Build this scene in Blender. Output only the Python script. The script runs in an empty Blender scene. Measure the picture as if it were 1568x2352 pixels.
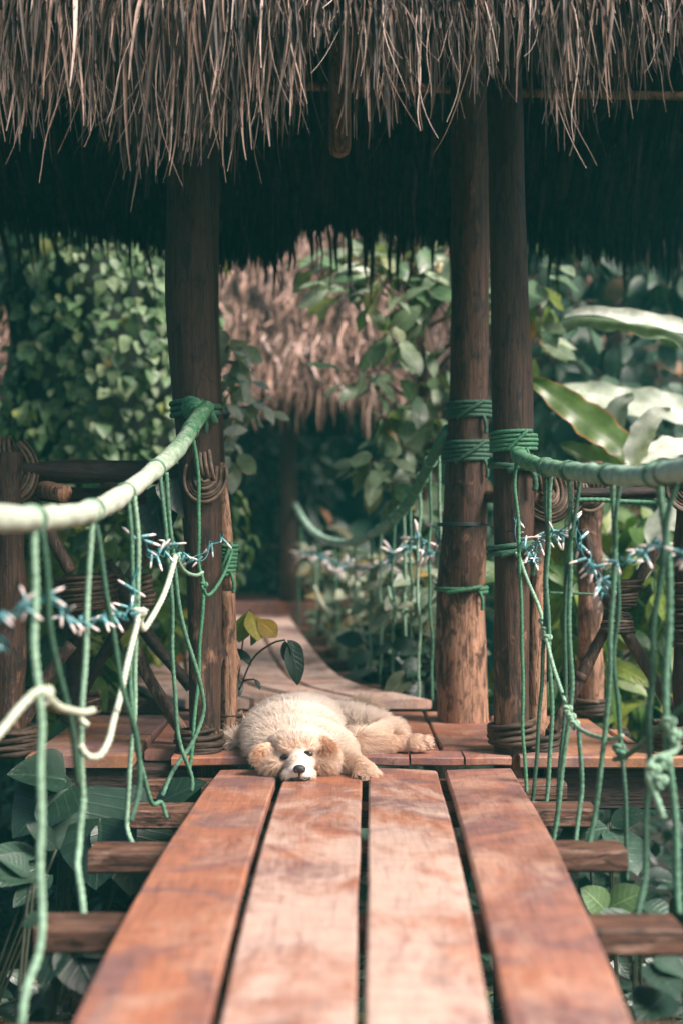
import bpy, bmesh, math, random
import numpy as np
from mathutils import Vector, Matrix, Euler
from mathutils.bvhtree import BVHTree

random.seed(7)
rng = np.random.default_rng(11)
scene = bpy.context.scene
C = scene.collection

# ------------------------------------------------------------------ camera, sky, sun, exposure
CAM_Z = 0.70
FPX, CX, HY = 3266.0, 784.0, 1217.0
cd = bpy.data.cameras.new("camera")
cam = bpy.data.objects.new("camera", cd)
C.objects.link(cam)
cam.location = (0, 0, CAM_Z)
cam.rotation_euler = (math.radians(90), 0, 0)
cd.sensor_fit = 'VERTICAL'
cd.sensor_height = 36.0
cd.lens = 50.0
cd.shift_y = 0.0174
cd.clip_start = 0.05
cd.clip_end = 400
cd.dof.use_dof = True
cd.dof.focus_distance = 4.12
cd.dof.aperture_fstop = 1.6
scene.camera = cam

SUN_DIR = Vector((0.60, -0.34, 0.72)).normalized()      # towards the sun
w = bpy.data.worlds.new("World")
scene.world = w
w.use_nodes = True
nt = w.node_tree
sky = nt.nodes.new("ShaderNodeTexSky")
sky.sky_type = 'NISHITA'
sky.sun_disc = False
sky.sun_elevation = math.asin(SUN_DIR.z)
sky.sun_rotation = math.atan2(SUN_DIR.x, SUN_DIR.y)
sky.air_density = 0.8
sky.dust_density = 5.0
sky.ozone_density = 0.3
nt.links.new(sky.outputs[0], nt.nodes["Background"].inputs[0])
nt.nodes["Background"].inputs[1].default_value = 0.06
sd = bpy.data.lights.new("sun", 'SUN')
sd.energy = 3.3
sd.angle = math.radians(24)
sd.color = (1.0, 0.88, 0.82)
sun = bpy.data.objects.new("sun", sd)
C.objects.link(sun)
sun.rotation_euler = SUN_DIR.to_track_quat('Z', 'Y').to_euler()
scene.view_settings.view_transform = 'Standard'
scene.view_settings.look = 'None'
scene.view_settings.exposure = 1.34
scene.view_settings.gamma = 1.0
scene.cycles.max_bounces = 6
scene.cycles.diffuse_bounces = 4
scene.cycles.glossy_bounces = 2
scene.cycles.transmission_bounces = 3
scene.cycles.transparent_max_bounces = 4
scene.cycles.caustics_reflective = False
scene.cycles.caustics_refractive = False
scene.cycles.use_denoising = True

# ------------------------------------------------------------------ helpers
def P(dx, dy, d):
    """point at distance d in front of the camera along the sight line of measured picture coordinates"""
    return np.array([(dx - CX) / FPX * d, d, CAM_Z - (dy - HY) / FPX * d])

def PP(lst, d=None):
    return np.array([P(a[0], a[1], a[2] if len(a) > 2 else d) for a in lst])

class Geo:
    def __init__(self):
        self.V, self.F4, self.F3, self.A, self.n = [], [], [], [], 0
        self.U = {}
    def add(self, V, F, var=0.5):
        V = np.asarray(V, float)
        F = np.asarray(F, int)
        (self.F4 if F.shape[1] == 4 else self.F3).append(F + self.n)
        self.V.append(V)
        a = np.empty(len(V)); a[:] = var
        self.A.append(a)
        self.n += len(V)
    def both(self, V, lst, var=0.5):
        V = np.asarray(V, float)
        for F in lst:
            if len(F):
                F = np.asarray(F, int)
                (self.F4 if F.shape[1] == 4 else self.F3).append(F + self.n)
        self.V.append(V)
        a = np.empty(len(V)); a[:] = var
        self.A.append(a)
        self.n += len(V)
    def mesh(self, name, smooth=True):
        V = np.concatenate(self.V)
        f4 = np.concatenate(self.F4) if self.F4 else np.zeros((0, 4), int)
        f3 = np.concatenate(self.F3) if self.F3 else np.zeros((0, 3), int)
        me = bpy.data.meshes.new(name)
        me.vertices.add(len(V))
        me.vertices.foreach_set("co", V.ravel())
        nl = f4.size + f3.size
        me.loops.add(nl)
        me.loops.foreach_set("vertex_index", np.concatenate([f4.ravel(), f3.ravel()]).astype(np.int32))
        npoly = len(f4) + len(f3)
        me.polygons.add(npoly)
        tot = np.concatenate([np.full(len(f4), 4), np.full(len(f3), 3)]).astype(np.int32)
        st = np.concatenate([[0], np.cumsum(tot)[:-1]]).astype(np.int32)
        me.polygons.foreach_set("loop_start", st)
        me.polygons.foreach_set("loop_total", tot)
        me.polygons.foreach_set("use_smooth", np.full(npoly, smooth, bool))
        at = me.attributes.new("var", 'FLOAT', 'POINT')
        at.data.foreach_set("value", np.concatenate(self.A).astype(np.float32))
        if self.U:
            uv = np.zeros((len(V), 3), np.float32)
            for k, a in self.U.items():
                uv[k:k + len(a)] = a
            at = me.attributes.new("blade", 'FLOAT_VECTOR', 'POINT')
            at.data.foreach_set("vector", uv.ravel())
        me.update(calc_edges=True)
        me.validate()
        return me

def obj(name, geo, mat, parent=None, smooth=True):
    me = geo.mesh(name, smooth) if isinstance(geo, Geo) else geo
    if mat:
        me.materials.append(mat)
    o = bpy.data.objects.new(name, me)
    C.objects.link(o)
    if parent is not None:
        o.parent = parent
        o.matrix_parent_inverse = parent.matrix_world.inverted()
    return o

def tag(o, label, cat, group=None):
    o["label"] = label
    o["category"] = cat
    if group:
        o["group"] = group
    return o

def thing(name, label, cat, loc=(0, 0, 0), group=None):
    o = bpy.data.objects.new(name, None)
    o.empty_display_size = 0.1
    C.objects.link(o)
    o.location = Vector(loc)
    o.matrix_world = Matrix.Translation(Vector(loc))
    return tag(o, label, cat, group)

def catmull(pts, step=0.02):
    pts = np.asarray(pts, float)
    if len(pts) == 2:
        n = max(2, int(np.linalg.norm(pts[1] - pts[0]) / step) + 1)
        t = np.linspace(0, 1, n)[:, None]
        return pts[0] * (1 - t) + pts[1] * t
    Q = np.vstack([2 * pts[0] - pts[1], pts, 2 * pts[-1] - pts[-2]])
    out = []
    for i in range(1, len(Q) - 2):
        p0, p1, p2, p3 = Q[i - 1], Q[i], Q[i + 1], Q[i + 2]
        n = max(2, int(np.linalg.norm(p2 - p1) / step) + 1)
        t = np.linspace(0, 1, n, endpoint=False)[:, None]
        out.append(0.5 * (2 * p1 + (p2 - p0) * t + (2 * p0 - 5 * p1 + 4 * p2 - p3) * t ** 2 + (3 * p1 - p0 - 3 * p2 + p3) * t ** 3))
    out.append(Q[-2][None])
    return np.vstack(out)

def even(path, step):
    d = np.r_[0, np.cumsum(np.linalg.norm(np.diff(path, axis=0), axis=1))]
    n = max(3, int(d[-1] / step) + 1)
    s = np.linspace(0, d[-1], n)
    return np.stack([np.interp(s, d, path[:, k]) for k in range(3)], 1), s

def frames(path):
    T = np.gradient(path, axis=0)
    T /= np.linalg.norm(T, axis=1)[:, None] + 1e-12
    N = np.zeros_like(T)
    a = np.array([1, 0, 0.0]) if abs(T[0][0]) < 0.8 else np.array([0, 1.0, 0])
    n = np.cross(T[0], a); n /= np.linalg.norm(n)
    N[0] = n
    for i in range(1, len(T)):
        n = n - T[i] * np.dot(n, T[i])
        n /= np.linalg.norm(n) + 1e-12
        N[i] = n
    return T, N, np.cross(T, N)

def sweep(geo, path, radius, sides=10, rfun=None, cap=True, var=0.5, pathvar=None):
    path = np.asarray(path, float)
    n = len(path)
    T, N, B = frames(path)
    th = np.linspace(0, 2 * np.pi, sides, endpoint=False)
    radius = np.atleast_1d(np.asarray(radius, float))
    r = np.interp(np.linspace(0, 1, n), np.linspace(0, 1, len(radius)), radius) if len(radius) > 1 and len(radius) != n else np.zeros(n) + radius
    R = r[:, None] * np.ones((1, sides))
    if rfun is not None:
        s = np.r_[0, np.cumsum(np.linalg.norm(np.diff(path, axis=0), axis=1))]
        R = R * rfun(s[:, None], th[None, :])
    V = path[:, None, :] + R[:, :, None] * (np.cos(th)[None, :, None] * N[:, None, :] + np.sin(th)[None, :, None] * B[:, None, :])
    V = V.reshape(-1, 3)
    i = np.arange(n - 1)[:, None] * sides
    j = np.arange(sides)[None, :]
    j2 = (j + 1) % sides
    q = np.stack([i + j, i + j2, i + sides + j2, i + sides + j], -1).reshape(-1, 4)
    lst = [q]
    if cap:
        V = np.vstack([V, path[0], path[-1]])
        a, b = len(V) - 2, len(V) - 1
        jj = np.arange(sides)
        k = (jj + 1) % sides
        lst.append(np.stack([np.full(sides, a), k, jj], 1))
        o = (n - 1) * sides
        lst.append(np.stack([np.full(sides, b), o + jj, o + k], 1))
    if pathvar is not None:
        var = np.r_[np.repeat(pathvar, sides), ([pathvar[0], pathvar[-1]] if cap else [])]
    geo.both(V, lst, var)

def twist_fun(r, lobes=3, depth=0.16, pitch=None):
    pitch = pitch or r * 7.5
    return lambda s, th: 1 + depth * np.abs(np.cos(lobes / 2.0 * (th - 2 * np.pi * s / pitch))) - depth * 0.6

def rope_geo(pts, r, step=None, sides=12, lobes=3, depth=0.36, geo=None, jitter=0.0, fray=True):
    geo = geo or Geo()
    path, s = even(catmull(pts, 0.01), step or max(r * 0.7, 0.004))
    if jitter:
        for k in range(3):
            path[:, k] += jitter * np.sin(s * rng.uniform(9, 16) + rng.uniform(0, 6)) + jitter * 0.6 * np.sin(s * rng.uniform(20, 32) + rng.uniform(0, 6))
    r = r * 0.83
    sweep(geo, path, r, sides, twist_fun(r, lobes, depth))
    m = int(s[-1] / 0.009)
    if fray and m > 2:
        k = rng.integers(1, len(path) - 1, m)
        o = unit(rng.normal(0, 1, (m, 3)))
        tg = unit(path[k + 1] - path[k - 1]) * rng.choice([-1, 1], m)[:, None]
        a = path[k] + o * r * 0.8
        e = a + (o * 0.6 + tg * rng.uniform(0.3, 1.4, (m, 1))) * rng.uniform(0.003, 0.010, (m, 1))
        sd_ = unit(np.cross(o, tg)) * 0.00035
        Vf = np.stack([a - sd_, a + sd_, e], 1).reshape(-1, 3)
        geo.add(Vf, np.arange(m * 3).reshape(-1, 3))
    return geo

def knot(geo, c, r, size=1.0):
    """a small overhand knot: a trefoil of rope round point c"""
    t = np.linspace(0, 2 * np.pi, 40)
    k = r * 1.35 * size
    K = np.stack([np.sin(t) + 2 * np.sin(2 * t), -np.sin(3 * t) * 0.8, np.cos(t) - 2 * np.cos(2 * t)], 1) * k * 0.55
    sweep(geo, np.asarray(c) + K, r, 8, None, cap=False)

def coil(geo, c, axis, rad, turns, pitch, r, jitter=0.15, squash=1.0, ang0=0.0, sides=8, twist=False, var=None):
    """rope or vine wound round an axis at point c (centre of the winding)"""
    axis = np.asarray(axis, float); axis /= np.linalg.norm(axis)
    a = np.array([1.0, 0, 0]) if abs(axis[0]) < 0.8 else np.array([0, 1.0, 0])
    u = a - axis * np.dot(a, axis); u /= np.linalg.norm(u)
    v = np.cross(axis, u)
    n = int(turns * 28)
    t = np.linspace(0, turns * 2 * np.pi, n)
    rr = rad + r * jitter * (np.sin(t * 0.37 + ang0) + np.sin(t * 1.7 + 2 * ang0))
    h = (t / (2 * np.pi) - turns / 2) * pitch + r * jitter * 1.2 * np.sin(t * 1.13 + ang0 * 3)
    path = np.asarray(c) + (rr * np.cos(t + ang0))[:, None] * u + (rr * squash * np.sin(t + ang0))[:, None] * v + h[:, None] * axis
    if twist:
        path, _ = even(path, r * 0.8)
    sweep(geo, path, r, 10 if twist else sides, twist_fun(r, 3, 0.22) if twist else (lambda s, th: 1 + 0.12 * np.sin(s * 60 + th) + 0.1 * np.sin(s * 23 + ang0)),
          var=rng.uniform(0, 1) if var is None else var)

def box(geo, x0, x1, y0, y1, z0, z1, b=0.004, var=0.5, wob=0.0, zf=None):
    """bevelled box as a subdivided loft along its longer horizontal side"""
    lx = (x1 - x0) >= (y1 - y0)
    n = 14
    t = np.linspace(0, 1, n)
    prof = [(-1, -1, 1, 0), (1, -1, -1, 0)]
    def ring(w0, w1):
        return np.array([[w0 + b, z0], [w1 - b, z0], [w1, z0 + b], [w1, z1 - b], [w1 - b, z1], [w0 + b, z1], [w0, z1 - b], [w0, z0 + b]])
    V = []
    ph = rng.uniform(0, 6, 4)
    for k, tt in enumerate(t):
        R = ring(y0, y1) if lx else ring(x0, x1)
        R = R.copy()
        R[:, 0] += wob * np.sin(tt * 5 + ph[0]) * np.sign(R[:, 0] - R[:, 0].mean())
        R[:, 1] += wob * 0.6 * np.sin(tt * 4 + ph[1])
        a = (x0 + (x1 - x0) * tt) if lx else (y0 + (y1 - y0) * tt)
        if zf is not None:
            R[:, 1] += zf(a)
        for p in R:
            V.append([a, p[0], p[1]] if lx else [p[0], a, p[1]])
    V = np.array(V)
    i = np.arange(n - 1)[:, None] * 8
    j = np.arange(8)[None, :]
    j2 = (j + 1) % 8
    q = np.stack([i + j, i + 8 + j, i + 8 + j2, i + j2], -1).reshape(-1, 4)
    if lx:
        q = q[:, ::-1]
    V = np.vstack([V, V[:8].mean(0), V[-8:].mean(0)])
    m = len(V)
    jj = np.arange(8); kk = (jj + 1) % 8
    c0 = np.stack([np.full(8, m - 2), jj, kk], 1)
    o = (n - 1) * 8
    c1 = np.stack([np.full(8, m - 1), o + kk, o + jj], 1)
    geo.both(V, [q, c0, c1], var)

# ------------------------------------------------------------------ materials
def new_mat(name):
    m = bpy.data.materials.new(name)
    m.use_nodes = True
    return m, m.node_tree, m.node_tree.nodes["Principled BSDF"]

def N(t, kind, **kw):
    n = t.nodes.new(kind)
    for k, v in kw.items():
        if k.startswith("i_"):
            key = k[2:]
            n.inputs[int(key) if key.isdigit() else key].default_value = v
        else:
            setattr(n, k, v)
    return n

def ramp(t, src, stops):
    r = t.nodes.new("ShaderNodeValToRGB")
    e = r.color_ramp.elements
    while len(e) < len(stops):
        e.new(0.5)
    for k, (p, c) in enumerate(stops):
        e[k].position = p
        e[k].color = (*c, 1) if len(c) == 3 else c
    t.links.new(src, r.inputs[0])
    return r

def noise(t, scale=(1, 1, 1), nscale=5.0, detail=4, rough=0.55, dist=0.0, coord="Object"):
    tc = t.nodes.new("ShaderNodeTexCoord")
    mp = t.nodes.new("ShaderNodeMapping")
    mp.inputs["Scale"].default_value = scale
    t.links.new(tc.outputs[coord], mp.inputs[0])
    n = t.nodes.new("ShaderNodeTexNoise")
    n.inputs["Scale"].default_value = nscale
    n.inputs["Detail"].default_value = detail
    n.inputs["Roughness"].default_value = rough
    n.inputs["Distortion"].default_value = dist
    t.links.new(mp.outputs[0], n.inputs["Vector"])
    return n

def mixc(t, fac, a, b, mode='MIX'):
    m = t.nodes.new("ShaderNodeMix")
    m.data_type = 'RGBA'
    m.blend_type = mode
    if isinstance(fac, (int, float)):
        m.inputs[0].default_value = fac
    else:
        t.links.new(fac, m.inputs[0])
    for k, s in ((6, a), (7, b)):
        if isinstance(s, tuple):
            m.inputs[k].default_value = (*s, 1)
        else:
            t.links.new(s, m.inputs[k])
    return m.outputs[2]

def bump(t, bsdf, h, strength=0.4, dist=0.01):
    b = t.nodes.new("ShaderNodeBump")
    b.inputs["Strength"].default_value = strength
    b.inputs["Distance"].default_value = dist
    t.links.new(h, b.inputs["Height"])
    t.links.new(b.outputs[0], bsdf.inputs["Normal"])

def attr(t, name="var"):
    a = t.nodes.new("ShaderNodeAttribute")
    a.attribute_name = name
    return a

def wood_deck(name, worn=0.5, base=(0.37, 0.157, 0.098), pale=(0.58, 0.38, 0.29), stain=(0.185, 0.105, 0.105), seed=0.0, rough=0.42, wear_y=False):
    m, t, b = new_mat(name)
    grain = noise(t, (9, 0.9, 9), 6, 6, 0.6, 0.6)
    fine = noise(t, (60, 2.0, 60), 4, 4, 0.6, 0.2)
    big = noise(t, (2.0, 1.3, 1), 2.6, 7, 0.68, 0.5)
    big.inputs["Vector"].links[0].from_node.inputs["Location"].default_value = (seed, seed * 1.7, 0)
    st = noise(t, (1.5, 1.6, 1), 2.3, 4, 0.6, 0.8)
    st.inputs["Vector"].links[0].from_node.inputs["Location"].default_value = (seed * 2.3, seed, 4)
    c1 = ramp(t, grain.outputs[0], [(0.3, tuple(x * 0.80 for x in base)), (0.55, base), (0.8, tuple(min(1, x * 1.25) for x in base))]).outputs[0]
    orange = noise(t, (1.2, 0.8, 1), 3.0, 3, 0.5, 0.3)
    of = ramp(t, orange.outputs[0], [(0.48, (0, 0, 0)), (0.68, (0.45, 0.45, 0.45))]).outputs[0]
    c1 = mixc(t, of, c1, (0.42, 0.155, 0.072))
    sf = ramp(t, st.outputs[0], [(0.46, (0, 0, 0)), (0.60, (0.85, 0.85, 0.85))]).outputs[0]
    c2 = mixc(t, sf, c1, stain)
    wv = big.outputs[0]
    if wear_y:
        tcw = t.nodes.new("ShaderNodeTexCoord"); syw = t.nodes.new("ShaderNodeSeparateXYZ"); t.links.new(tcw.outputs["Object"], syw.inputs[0])
        mrw = t.nodes.new("ShaderNodeMapRange"); mrw.inputs[1].default_value = 4.1; mrw.inputs[2].default_value = 2.7; mrw.inputs[3].default_value = -0.17; mrw.inputs[4].default_value = 0.02
        t.links.new(syw.outputs[1], mrw.inputs[0])
        adw = N(t, "ShaderNodeMath", operation='ADD'); t.links.new(wv, adw.inputs[0]); t.links.new(mrw.outputs[0], adw.inputs[1]); wv = adw.outputs[0]
    wf = ramp(t, wv, [(0.60 - 0.30 * worn, (0, 0, 0)), (0.74 - 0.24 * worn, (0.35 + 0.55 * worn,) * 3)]).outputs[0]
    c3 = mixc(t, wf, c2, pale)
    ff = ramp(t, fine.outputs[0], [(0.35, (0.86, 0.86, 0.86)), (0.6, (1.04, 1.04, 1.04))]).outputs[0]
    c4 = mixc(t, 1.0, c3, ff, 'MULTIPLY')
    vo = t.nodes.new("ShaderNodeTexVoronoi"); vo.inputs["Scale"].default_value = 11.0
    tcv = t.nodes.new("ShaderNodeTexCoord"); mpv = t.nodes.new("ShaderNodeMapping"); mpv.inputs["Location"].default_value = (seed, seed, 0)
    t.links.new(tcv.outputs["Object"], mpv.inputs[0]); t.links.new(mpv.outputs[0], vo.inputs["Vector"])
    vf = ramp(t, vo.outputs["Distance"], [(0.045, (0.45, 0.38, 0.38)), (0.085, (1, 1, 1))]).outputs[0]
    c4 = mixc(t, 0.8, c4, vf, 'MULTIPLY')
    sn = noise(t, (16, 2.2, 10), 3.0, 5, 0.7, 0.8)
    sc_ = ramp(t, sn.outputs[0], [(0.34, (0.62, 0.58, 0.60)), (0.46, (1, 1, 1))]).outputs[0]
    c4 = mixc(t, 0.75, c4, sc_, 'MULTIPLY')
    cross = noise(t, (2.5, 22, 5), 4.0, 5, 0.65, 0.6)
    cf = ramp(t, cross.outputs[0], [(0.36, (0.78, 0.74, 0.73)), (0.60, (1.06, 1.06, 1.06))]).outputs[0]
    c4 = mixc(t, 0.8, c4, cf, 'MULTIPLY')
    t.links.new(c4, b.inputs["Base Color"])
    b.inputs["Roughness"].default_value = rough
    rr = ramp(t, big.outputs[0], [(0.3, (rough + 0.12,) * 3), (0.7, (rough - 0.08,) * 3)])
    t.links.new(rr.outputs[0], b.inputs["Roughness"])
    bump(t, b, fine.outputs[0], 0.25, 0.004)
    return m

def bark(name, dark=(0.040, 0.022, 0.014), mid=(0.10, 0.055, 0.033), pale=(0.34, 0.215, 0.145), amount=0.4, axis='z', rough=0.7, patch=7.0, peel_shade=None):
    m, t, b = new_mat(name)
    def sc(along, across):
        return {'z': (across, across, along), 'x': (along, across, across), 'y': (across, along, across)}[axis]
    g = noise(t, sc(1.2, 14), 4, 6, 0.62, 0.6)
    pt = noise(t, sc(2.2, 5.0), patch * 0.55, 6, 0.66, 0.5)
    f = noise(t, sc(6, 50), 4, 3, 0.6)
    lo = noise(t, sc(0.7, 2), 2.0, 3, 0.6)
    c = ramp(t, g.outputs[0], [(0.28, dark), (0.52, mid), (0.75, tuple(x * 1.5 for x in mid))]).outputs[0]
    pv = pt.outputs[0]
    if peel_shade:  # pale peeling low down; darker length above has roof shade painted in
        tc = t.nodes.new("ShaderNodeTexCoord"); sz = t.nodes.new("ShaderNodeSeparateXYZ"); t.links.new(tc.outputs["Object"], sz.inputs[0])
        mr = t.nodes.new("ShaderNodeMapRange"); mr.inputs[1].default_value = peel_shade[1]; mr.inputs[2].default_value = peel_shade[0]; mr.inputs[3].default_value = -0.10; mr.inputs[4].default_value = peel_shade[2]
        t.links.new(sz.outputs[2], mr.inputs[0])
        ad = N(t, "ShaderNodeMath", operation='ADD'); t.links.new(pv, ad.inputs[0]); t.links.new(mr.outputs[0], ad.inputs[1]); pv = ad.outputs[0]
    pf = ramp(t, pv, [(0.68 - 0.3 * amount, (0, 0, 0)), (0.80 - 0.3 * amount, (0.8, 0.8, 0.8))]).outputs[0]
    c = mixc(t, pf, c, pale)
    lf = ramp(t, lo.outputs[0], [(0.35, (0.7, 0.7, 0.7)), (0.65, (1.15, 1.12, 1.1))]).outputs[0]
    c = mixc(t, 1.0, c, lf, 'MULTIPLY')
    ff = ramp(t, f.outputs[0], [(0.3, (0.7, 0.7, 0.7)), (0.6, (1.08, 1.08, 1.08))]).outputs[0]
    c = mixc(t, 1.0, c, ff, 'MULTIPLY')
    ck = noise(t, sc(0.5, 9), 3.2, 3, 0.5, 1.2)
    cf = ramp(t, ck.outputs[0], [(0.475, (1, 1, 1)), (0.497, (0.22, 0.2, 0.2)), (0.503, (0.22, 0.2, 0.2)), (0.525, (1, 1, 1))]).outputs[0]
    c = mixc(t, 1.0, c, cf, 'MULTIPLY')
    sp = noise(t, sc(2.6, 5.5), 5, 5, 0.72, 0.6)
    sf = ramp(t, sp.outputs[0], [(0.37, (0.24, 0.22, 0.21)), (0.47, (1, 1, 1))]).outputs[0]
    c = mixc(t, 1.0, c, sf, 'MULTIPLY')
    t.links.new(c, b.inputs["Base Color"])
    b.inputs["Roughness"].default_value = rough
    mx = N(t, "ShaderNodeMath", operation='ADD')
    t.links.new(g.outputs[0], mx.inputs[0]); t.links.new(pt.outputs[0], mx.inputs[1])
    bump(t, b, mx.outputs[0], 0.6, 0.012)
    return m

def plain(name, col, rough=0.6, var=0.25, nscale=30, bumps=0.3, spec=None):
    m, t, b = new_mat(name)
    n = noise(t, (1, 1, 1), nscale, 4, 0.6)
    c = ramp(t, n.outputs[0], [(0.3, tuple(x * (1 - var) for x in col)), (0.7, tuple(min(1, x * (1 + var)) for x in col))])
    t.links.new(c.outputs[0], b.inputs["Base Color"])
    b.inputs["Roughness"].default_value = rough
    if spec is not None:
        b.inputs["Specular IOR Level"].default_value = spec
    if bumps:
        bump(t, b, n.outputs[0], bumps, 0.004)
    return m

def by_var(name, stops, rough=0.75, mottling=0.3, nscale=25, transl=0.0, spec=0.3):
    m, t, b = new_mat(name)
    a = attr(t)
    c = ramp(t, a.outputs["Fac"], stops).outputs[0]
    n = noise(t, (1, 1, 1), nscale, 4, 0.6)
    f = ramp(t, n.outputs[0], [(0.3, (1 - mottling,) * 3), (0.7, (1 + mottling * 0.6,) * 3)]).outputs[0]
    c = mixc(t, 1.0, c, f, 'MULTIPLY')
    t.links.new(c, b.inputs["Base Color"])
    b.inputs["Roughness"].default_value = rough
    b.inputs["Specular IOR Level"].default_value = spec
    if transl > 0:
        tr = t.nodes.new("ShaderNodeBsdfTranslucent")
        ct = mixc(t, 1.0, c, (1.5, 1.6, 0.6), 'MULTIPLY')
        t.links.new(ct, tr.inputs[0])
        mx = t.nodes.new("ShaderNodeMixShader")
        mx.inputs[0].default_value = transl
        out = t.nodes["Material Output"]
        t.links.new(b.outputs[0], mx.inputs[1]); t.links.new(tr.outputs[0], mx.inputs[2])
        t.links.new(mx.outputs[0], out.inputs[0])
    return m

M = {}
M['plank_outer'] = wood_deck("plank_wood_orange", 0.36, seed=1.3)
M['plank_outer2'] = wood_deck("plank_wood_rosy", 0.42, base=(0.39, 0.178, 0.124), seed=5.1)
M['plank_mid'] = wood_deck("plank_wood_worn", 0.80, seed=2.2, pale=(0.66, 0.485, 0.40), rough=0.38, wear_y=True)
M['plank_mid2'] = wood_deck("plank_wood_worn_pale", 0.86, seed=9.7, pale=(0.66, 0.485, 0.40), rough=0.38, wear_y=True)
M['plank_far'] = wood_deck("plank_wood_far", 0.8, base=(0.60, 0.34, 0.25), seed=4.4, pale=(0.80, 0.62, 0.53))  # base made paler to stand in for sun blocked from these boards
M['board'] = wood_deck("platform_board_wood", 0.25, base=(0.36, 0.150, 0.095), seed=3.3, rough=0.5)
M['board_tan'] = wood_deck("platform_board_tan", 0.3, base=(0.36, 0.17, 0.085), pale=(0.56, 0.38, 0.28), seed=7.3, rough=0.55)
M['beam'] = bark("crossbeam_wood", (0.05, 0.024, 0.016), (0.14, 0.066, 0.040), (0.36, 0.22, 0.16), 0.45, 'x', 0.6)
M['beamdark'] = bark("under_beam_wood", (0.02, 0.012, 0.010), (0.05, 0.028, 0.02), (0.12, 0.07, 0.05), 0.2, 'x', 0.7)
M['post'] = bark("post_wood_dark", (0.020, 0.0085, 0.005), (0.062, 0.027, 0.014), (0.34, 0.18, 0.105), 0.30, peel_shade=(0.0, 0.9, 0.13))
M['post_pale'] = bark("post_wood_peeled", (0.026, 0.011, 0.006), (0.085, 0.037, 0.020), (0.46, 0.26, 0.165), 0.45, peel_shade=(0.0, 1.0, 0.22))
M['pole'] = bark("pole_wood_light", (0.13, 0.06, 0.033), (0.34, 0.18, 0.105), (0.52, 0.34, 0.23), 0.5)
M['log'] = bark("rail_log_wood", (0.013, 0.008, 0.006), (0.034, 0.018, 0.013), (0.11, 0.062, 0.043), 0.25, 'x')
M['stick'] = bark("brace_stick_wood", (0.03, 0.019, 0.014), (0.10, 0.06, 0.042), (0.30, 0.20, 0.145), 0.45, 'z', patch=12)
M['vine'] = by_var("woody_vine", [(0.0, (0.028, 0.018, 0.012)), (0.5, (0.085, 0.054, 0.036)), (1.0, (0.24, 0.165, 0.12))], 0.65, 0.5, 60)
M['rope'] = plain("green_rope", (0.055, 0.185, 0.095), 0.6, 0.45, 120, 0.4)
M['rope_dull'] = plain("dull_green_rope", (0.075, 0.18, 0.11), 0.7, 0.5, 90, 0.4)
M['rope_dark'] = plain("dark_green_rope", (0.034, 0.10, 0.060), 0.7, 0.4, 90, 0.4)
M['rope_mid'] = plain("faded_green_rope", (0.20, 0.34, 0.23), 0.7, 0.4, 90, 0.4)
M['rope_pale'] = plain("bleached_rope", (0.44, 0.50, 0.38), 0.75, 0.3, 80, 0.4)
M['wire'] = plain("teal_wire", (0.02, 0.14, 0.15), 0.45, 0.2, 40, 0)
M['cable'] = plain("dark_cable", (0.008, 0.03, 0.032), 0.5, 0.2, 40, 0)
M['socket'] = plain("teal_bulb_socket", (0.13, 0.32, 0.34), 0.4, 0.3, 40, 0)
M['bulb_tip'] = plain("clear_bulb_glass", (0.82, 0.72, 0.68), 0.15, 0.08, 40, 0, 0.8)
M['thatch'] = by_var("dry_thatch_strips", [(0.0, (0.016, 0.011, 0.009)), (0.35, (0.050, 0.029, 0.018)), (0.6, (0.15, 0.090, 0.062)), (0.85, (0.35, 0.245, 0.195)), (1.0, (0.55, 0.43, 0.37))], 0.6, 0.35, 30, 0.0, 0.35)
M['thatch_in'] = by_var("shade_dark_thatch_underside", [(0.0, (0.010, 0.013, 0.012)), (0.7, (0.028, 0.029, 0.025)), (1.0, (0.075, 0.058, 0.046))], 0.9, 0.4, 30, 0.0, 0.1)  # underside shade and dark gaps put into a teal near-black colour
M['thatch_far'] = by_var("weathered_grey_thatch", [(0.0, (0.04, 0.026, 0.022)), (0.4, (0.22, 0.135, 0.10)), (0.75, (0.48, 0.32, 0.26)), (1.0, (0.66, 0.51, 0.45))], 0.8, 0.35, 20, 0.0, 0.2)
M['soil'] = plain("forest_soil", (0.035, 0.03, 0.02), 0.95, 0.5, 4, 0.6)
M['hill'] = plain("shaded_hillside", (0.012, 0.022, 0.014), 0.95, 0.5, 2, 0.6)
M['dark_core'] = plain("dark_creeper_core", (0.012, 0.020, 0.012), 0.95, 0.5, 8, 0.6)
M['stem'] = plain("plant_stem", (0.028, 0.034, 0.017), 0.6, 0.3, 30, 0.2)
M['trunk'] = bark("tree_trunk_bark", (0.04, 0.025, 0.017), (0.11, 0.065, 0.042), (0.24, 0.16, 0.11), 0.35)
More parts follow.
